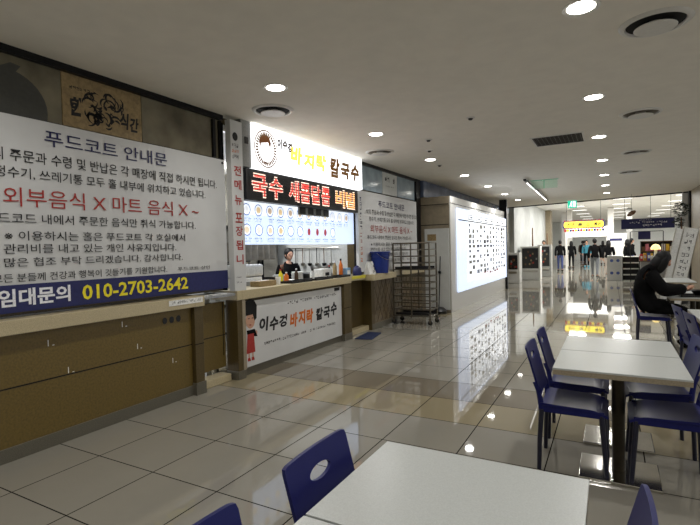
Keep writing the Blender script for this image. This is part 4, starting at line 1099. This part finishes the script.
k.use(M_EXITW); quad(((-.07, .10), (-.02, .10), (-.0, .18), (-.05, .18))); quad(((-.11, .03), (-.09, .03), (-.03, .11), (-.06, .11))); quad(((-.02, .03), (.0, .03), (-.01, .11), (-.04, .11))); quad(((-.04, .19), (-.0, .19), (0, .23), (-.04, .23)))
k.build('running_figure', parent=ex)
MB().use(M_DARK).tube([(0, 0, .27), (0, 0, CZ-2.84)], .012, 8).build('hanger', parent=ex)

# ================================================================== FAR HALL
rnd = random.Random(4)
fp = None; n_ = 0
for y in (22.5, 26, 29.5, 33, 37, 41, 45):
    for x in (-1.7, .5, 3.0, 5.4):
        n_ += 1
        if fp is None:
            fp = thing('ceiling_panel', '', 'ceiling light')
            MB().use(M_TRIMW).box(-.44, .44, -.13, .13, -.02, 0, .004).build('frame', parent=fp); MB().use(M_GLOW).box(-.4, .4, -.09, .09, -.026, -.019).build('diffuser', parent=fp)
            o = fp
        else: o = copy_tree(fp)
        o.location = (x, y, 3.62); o['group'] = 'far hall ceiling panels'; o['label'] = 'rectangular glowing ceiling panel in the bright far hall'
        if n_ % 2 == 0 or y < 30:
            area('panel_lamp', (x, y, 3.58), .8, .18, HALL_W, (1, .98, .95))
ysn = thing('hanging_sign', 'long yellow hanging sign with navy and red border over far aisle', 'sign', (-1.09, 24, 2.2))
nv = MB().use(M_NAVY)
pl = [(-.86+.06, 0), (.86-.06, 0), (.86, .08), (.86, .29), (.80, .37), (-.80, .37), (-.86, .29), (-.86, .08)]
def slab_y(mb, pts, y0, y1):
    a = [mb.bm.verts.new((x, y0, z)) for x, z in pts]; b = [mb.bm.verts.new((x, y1, z)) for x, z in pts]
    mb.face(a); mb.face(b[::-1])
    for i in range(len(pts)): mb.face([a[i], b[i], b[(i+1) % len(pts)], a[(i+1) % len(pts)]])
slab_y(nv, pl, -.03, .03); nv.build('border', parent=ysn)
yl = MB().use(M_YSIGN); slab_y(yl, [(x*.94, .185+(z-.185)*.74) for x, z in pl], -.04, -.031); yl.build('yellow_face', parent=ysn)
k = MB().use(M_BLACK); brush(k, '신규', -.68, -.36, .11, .26, on_y(-.042), .05, 5); brush(k, '몸', -.22, -.04, .11, .26, on_y(-.042), .05, 6); brush(k, '스', .1, .26, .11, .26, on_y(-.042), .05, 7); brush(k, '복권', .42, .72, .11, .26, on_y(-.042), .05, 8); k.build('lettering', parent=ysn)
k = MB().use(M_RED)
for i in range(12): slab_y(k, [(-.8+i*.14, .345), (-.74+i*.14, .345), (-.74+i*.14, .385), (-.8+i*.14, .385)], -.036, -.031); slab_y(k, [(-.8+i*.14, -.012), (-.74+i*.14, -.012), (-.74+i*.14, .028), (-.8+i*.14, .028)], -.036, -.031)
k.build('red_blocks', parent=ysn)
k = MB()
for i in range(15): k.use((M_RED, M_YELLOW, M_NAVY)[i % 3]); slab_y(k, [(-.8+i*.11, -.14), (-.70+i*.11, -.14), (-.70+i*.11, -.02), (-.8+i*.11, -.02)], -.012, .012)
k.build('bunting', parent=ysn)
MB().use(M_DARK).tube([(-.7, 0, .37), (-.7, 0, 1.42)], .008, 6).tube([(.7, 0, .37), (.7, 0, 1.42)], .008, 6).build('hanger', parent=ysn)
gb = MB().use(M_GLOW); gs = thing('lit_fascia', 'glowing white shop fascia under the yellow hanging sign', 'sign', (-1.2, 30, 1.9))
MB().use(mat('fascia_glow', (255, 255, 250), .5, emit=(255, 252, 240), es=1.0)).box(-1.0, 1.05, -.05, .05, 0, .55, .01).build('lit_face', parent=gs); MB().use(M_TRIMW).box(-1.1, -1.0, -.08, .08, -1.9, .6).box(1.05, 1.15, -.08, .08, -1.9, .6).build('post', parent=gs)
bs = thing('hanging_sign', 'navy blue hanging sign with small white lettering over right stalls', 'sign', (1.145, 20, 2.0))
MB().use(M_NAVY).box(-.81, .81, -.025, .025, 0, .36, .004).build('panel', parent=bs)
k = MB().use(M_WHITE); A = on_y(-.028); scribble(k, -.55, .6, .19, .25, A, 18, 1, .9); scribble(k, -.3, .45, .07, .15, A, 10, 2, .9); scribble(k, -.25, .2, .29, .32, A, 9, 3); k.build('lettering', parent=bs)
MB().use(M_DARK).tube([(-.7, 0, .36), (-.7, 0, 1.62)], .006, 6).tube([(.1, 0, .36), (.1, 0, 1.62)], .006, 6).tube([(.7, 0, .36), (.7, 0, 1.62)], .006, 6).build('wire', parent=bs)
ho = thing('hanging_ornament', 'brown oval ornament hanging above left end of the navy sign', 'ornament', (.6, 18.2, 2.47))
t_ = MB().use(M_WOOD); t_.lathe([(0, -.15), (.035, -.13), (.065, -.06), (.07, 0), (.065, .06), (.035, .13), (0, .15)], n=18, sx=1, sy=.6)
oo = t_.build('oval_body', parent=ho, smooth=True); oo.rotation_euler = (0, math.radians(58), 0)
MB().use(M_DARK).tube([(0, 0, .03), (0, 0, CZ-2.47)], .004, 6).build('cord', parent=ho)

# stalls and goods on the right of the aisle
def stack(label, x, y, n, wd, dp, hh, m1, m2, cat='crate stack'):
    t = thing('display_shelf', label, 'shelf', (x, y, 0))
    for i in range(n+1): MB().use(m2).box(-wd/2, wd/2, -dp/2, dp/2, i*hh, i*hh+.03, .003).build('shelf_board', parent=t)
    for s_ in (-1, 1): MB().use(m1).box(s_*wd/2-.015, s_*wd/2+.015, -dp/2, dp/2, 0, n*hh+.03).build('side', parent=t)
    MB().use(m1).box(-wd/2, wd/2, dp/2-.015, dp/2, 0, n*hh).build('back_panel', parent=t)
    return t
stack('black display shelf with white boards beside the aisle left of seated person', .68, 21.6, 4, .56, .45, .235, M_CRATE, M_PAPER)
for i, (x, z) in enumerate(((.12, 0), (.12, .5))):
    b = thing('carton', ('white carton with blue round marks, lower of two beside black shelf', 'white carton with blue round marks, upper of two beside black shelf')[i], 'box', (x, 22.0, z), 0, 'white cartons by the aisle')
    MB().use(M_WHITEPL).box(-.26, .26, -.2, .2, 0, .498, .006).build('carton_body', parent=b)
    k = MB().use(mat('blue_ink', (70, 90, 160), .6))
    for xx in (-.1, .12): k.lathe([(0, -.001), (.06, -.001), (.06, 0), (0, 0)], (xx, -.201, .3), 16, 'y')
    k.build('round_mark', parent=b)
goods = [('red', (190, 40, 40)), ('yellow', (230, 190, 60)), ('blue', (50, 80, 160)), ('white', (225, 225, 225)), ('green', (70, 120, 70)), ('orange', (220, 120, 50)), ('pink', (220, 130, 150)), ('black', (24, 24, 26)), ('brown', (110, 76, 50)), ('cream', (236, 222, 190))]
st_ = thing('market_stall', 'stall counter with grey front below the navy sign', 'stall', (1.35, 20.6, 0))
MB().use(M_GREY).box(-.4, .75, -.25, .25, 0, .8, .01).build('base', parent=st_); MB().use(M_WOOD).box(-.43, .78, -.28, .28, .8, .84, .006).build('top', parent=st_)
rnd = random.Random(12)
for i, (nm, c) in enumerate(goods):
    x = .98+i*.115; h = rnd.uniform(.14, .34)
    b = thing('goods_box', '%s goods package on the stall below navy sign' % nm, 'package', (x, 20.5+.1*(i % 2), .84), 0, 'packages on the stall')
    MB().use(mat('goods_'+nm, c, .5)).box(-.05, .05, -.07, .07, 0, h, .006).build('package_body', parent=b); MB().use(M_PAPER).box(-.03, .03, -.073, -.07, h*.3, h*.7).build('package_label', parent=b)
b2 = stack('tall dark display shelf full of goods behind stall under navy sign', 1.62, 21.7, 4, 1.2, .4, .38, M_CRATE, M_WOOD)
for r_ in range(4):
    for c_ in range(9):
        nm, c = rnd.choice(goods); h = rnd.uniform(.14, .30)
        b = tag(MB().use(mat('goods_'+nm, c, .5)).box(-.055, .055, -.12, .12, 0, h, .006).build('goods_box'), '%s box on shelf %s of the tall dark display shelf, %s along' % (nm, ('one', 'two', 'three', 'four')[r_], ('first', 'second', 'third', 'fourth', 'fifth', 'sixth', 'seventh', 'eighth', 'ninth')[c_]), 'package', 'packages on the tall shelf')
        b.location = (1.09+c_*.132, 21.65, r_*.38+.03)
lm = thing('table_lamp', 'glowing cream shaded lamp on white base at the stall', 'lamp', (1.42, 20.42, .84))
MB().use(M_WHITEPL).lathe([(0, 0), (.1, 0), (.11, .05), (.06, .12), (.05, .4), (0, .4)], n=20).build('base', parent=lm, smooth=True)
MB().use(M_CREAM).lathe([(.16, .4), (.15, .47), (.1, .56), (0, .6)], n=24).build('lamp_shade', parent=lm, smooth=True)
bpn = thing('blue_display_panel', 'blue cloth panel hanging below the navy sign', 'panel', (1.1, 21.0, 1.62)); MB().use(M_NAVY).box(-.2, .2, -.01, .01, 0, .3, .003).build('cloth_panel', parent=bpn); MB().use(M_DARK).tube([(-.45, 0, .3), (.6, 0, .3)], .012, 8).tube([(-.45, 0, .3), (-.45, 0, -1.62)], .015, 8).tube([(.6, 0, .3), (.6, 0, -1.62)], .015, 8).build('stand', parent=bpn)
# machines at far left
def kiosk(label, x, y, wd, h, dark_z0, rz=0, m=M_WHITEPL):
    t = thing('vending_machine', label, 'machine', (x, y, 0), rz)
    MB().use(m).box(-wd/2, wd/2, -.3, .3, 0, h, .02).build('cabinet', parent=t)
    MB().use(M_BLACKPL).box(-wd/2+.07, wd/2-.07, -.315, -.29, dark_z0, h-.08, .01).build('dark_window', parent=t)
    k = MB()
    rr = random.Random(int(x*100))
    for i in range(10):
        k.use(rr.choice((M_WOOD, M_TAN, M_RED, M_GREY))); xx = rr.uniform(-wd/2+.1, wd/2-.16); zz = rr.uniform(dark_z0+.05, h-.25); k.box(xx, xx+.06, -.32, -.314, zz, zz+.08)
    k.build('wares', parent=t)
    MB().use(M_STEEL).box(-wd/2+.1, wd/2-.1, -.33, -.3, dark_z0-.16, dark_z0-.08, .005).build('tray_slot', parent=t)
    return t
kiosk('white framed cabinet machine with dark window beyond the lit board', -3.05, 21.9, .8, 1.45, .5)
kiosk('narrow white machine with black window next to end of lit board', -3.42, 19.9, .5, 1.2, .55)
kiosk('grey machine with dark window beside far brown column', -2.75, 24.2, .6, 1.5, .5, 0, M_GREY)
for x, y, h, l_ in ((-3.2, 23.5, 2.3, 'thin brown pole standing against the far white wall'), (-2.95, 27, 2.1, 'short brown pole by the far brown column')):
    t = thing('floor_stand', l_, 'stand', (x, y, 0)); MB().use(M_WOOD).tube([(0, 0, .03), (0, 0, h)], .06, 10, .025).build('pole', parent=t, smooth=True); MB().use(M_DARK).lathe([(0, 0), (.2, 0), (.2, .02), (.05, .04), (0, .04)], n=20).build('base', parent=t)
for x, y, l_, m in ((-2.3, 33, 'white shop pillar behind the people at left of far aisle', M_TRIMW), (-2.75, 35, 'pale shop pillar at far left beside the brown column', M_TRIMW), (-.0, 32, 'pale pillar right of the glowing shop fascia', M_TRIMW), (1.0, 34, 'pale grey pillar behind the market stall', M_GREY)):
    t = thing('pillar', l_, 'pillar', (x, y, 0)); MB().use(m).box(-.16, .16, -.16, .16, .1, 3.6, .01).build('shaft', parent=t); MB().use(M_GREY).box(-.19, .19, -.19, .19, 0, .1, .01).build('plinth', parent=t)
sf = thing('shop_front', 'grey white shop counter with blue strip right of the fascia', 'counter', (.25, 28, 0))
MB().use(M_TRIMW).box(-.45, .45, -.3, .3, 0, 2.0, .02).build('cabinet', parent=sf); MB().use(M_NAVY).box(-.3, .25, -.31, -.3, 1.62, 1.74).build('blue_strip', parent=sf)

# leaning white boards and little dark tree at right
def easel(label, x, y, wd, z1, lean, text):
    t = thing('notice_easel', label, 'sign', (x, y, 0), 0, 'leaning white boards')
    m = Matrix.Rotation(lean, 4, 'Y')
    def bx_(mb, a, b_, c, d, e, f_):
        q = bmesh.new(); bmesh.ops.create_cube(q, size=1)
        for v in q.verts: v.co = Vector((a+(v.co.x+.5)*(b_-a), c+(v.co.y+.5)*(d-c), e+(v.co.z+.5)*(f_-e)))
        mb.merge(q, m); return mb
    bx_(MB().use(M_WHITEPL), -wd/2, wd/2, -.012, .012, .05, z1).build('board', parent=t)
    if text:
        k = MB().use(M_BLACK)
        for r_ in range(9): scribble(k, -wd/2+.05, wd/2-.05, z1-.22-r_*.15, z1-.12-r_*.15, lambda a, b_: m @ Vector((a, -.0135, b_)), 2, r_+60, .9)
        k.build('lettering', parent=t)
    bx_(MB().use(M_STEEL), -wd/2-.012, -wd/2, -.02, .02, .0, z1+.02).build('edge_rail', parent=t)
    bx_(MB().use(M_STEEL), wd/2, wd/2+.012, -.02, .02, .0, z1+.02).build('edge_rail', parent=t)
    MB().use(M_STEEL).tube([tuple(m @ Vector((0, .02, z1*.8))), (.05, .33, .01)], .012, 8).build('rear_strut', parent=t)
easel('leaning white board with black lettering beside right wall', 1.22, 13.0, .26, 1.84, .2, True)
easel('narrow plain leaning white board left of the lettered one', 1.03, 13.3, .13, 1.84, .2, False)
pt = thing('potted_tree', 'small dark potted tree behind the leaning white boards', 'plant', (1.5, 14.0, 0))
MB().use(M_BLACKPL).lathe([(0, 0), (.14, 0), (.18, .3), (.16, .3), (.15, .26), (0, .26)], n=20).build('pot', parent=pt, smooth=True)
MB().use(M_WOOD).tube([(0, 0, .26), (.02, 0, 1.2), (0, 0, 2.1)], .018, 8).build('trunk', parent=pt)
lf = MB().use(M_LEAF); rnd = random.Random(2)
for i in range(260):
    a, b_, r_ = rnd.uniform(0, 2*PI), rnd.uniform(-1, 1), rnd.uniform(.6, 1)
    big = rnd.random() < .7
    c = Vector((0, 0, 2.28)) if big else Vector((-.06, 0, 1.98)); R_ = .19 if big else .12
    s_ = math.sqrt(1-b_*b_); p = c+Vector((math.cos(a)*s_, math.sin(a)*s_, b_*1.1))*R_*r_
    mt = Matrix.Translation(p) @ Matrix.Rotation(rnd.uniform(0, 6), 4, 'Z') @ Matrix.Rotation(rnd.uniform(-1, 1), 4, 'X')
    k = [lf.bm.verts.new(mt @ Vector(q)) for q in ((-.045, 0, 0), (0, .02, .006), (.05, 0, 0), (0, -.02, .006))]; lf.face(k)
lf.build('foliage', parent=pt, recalc=False)
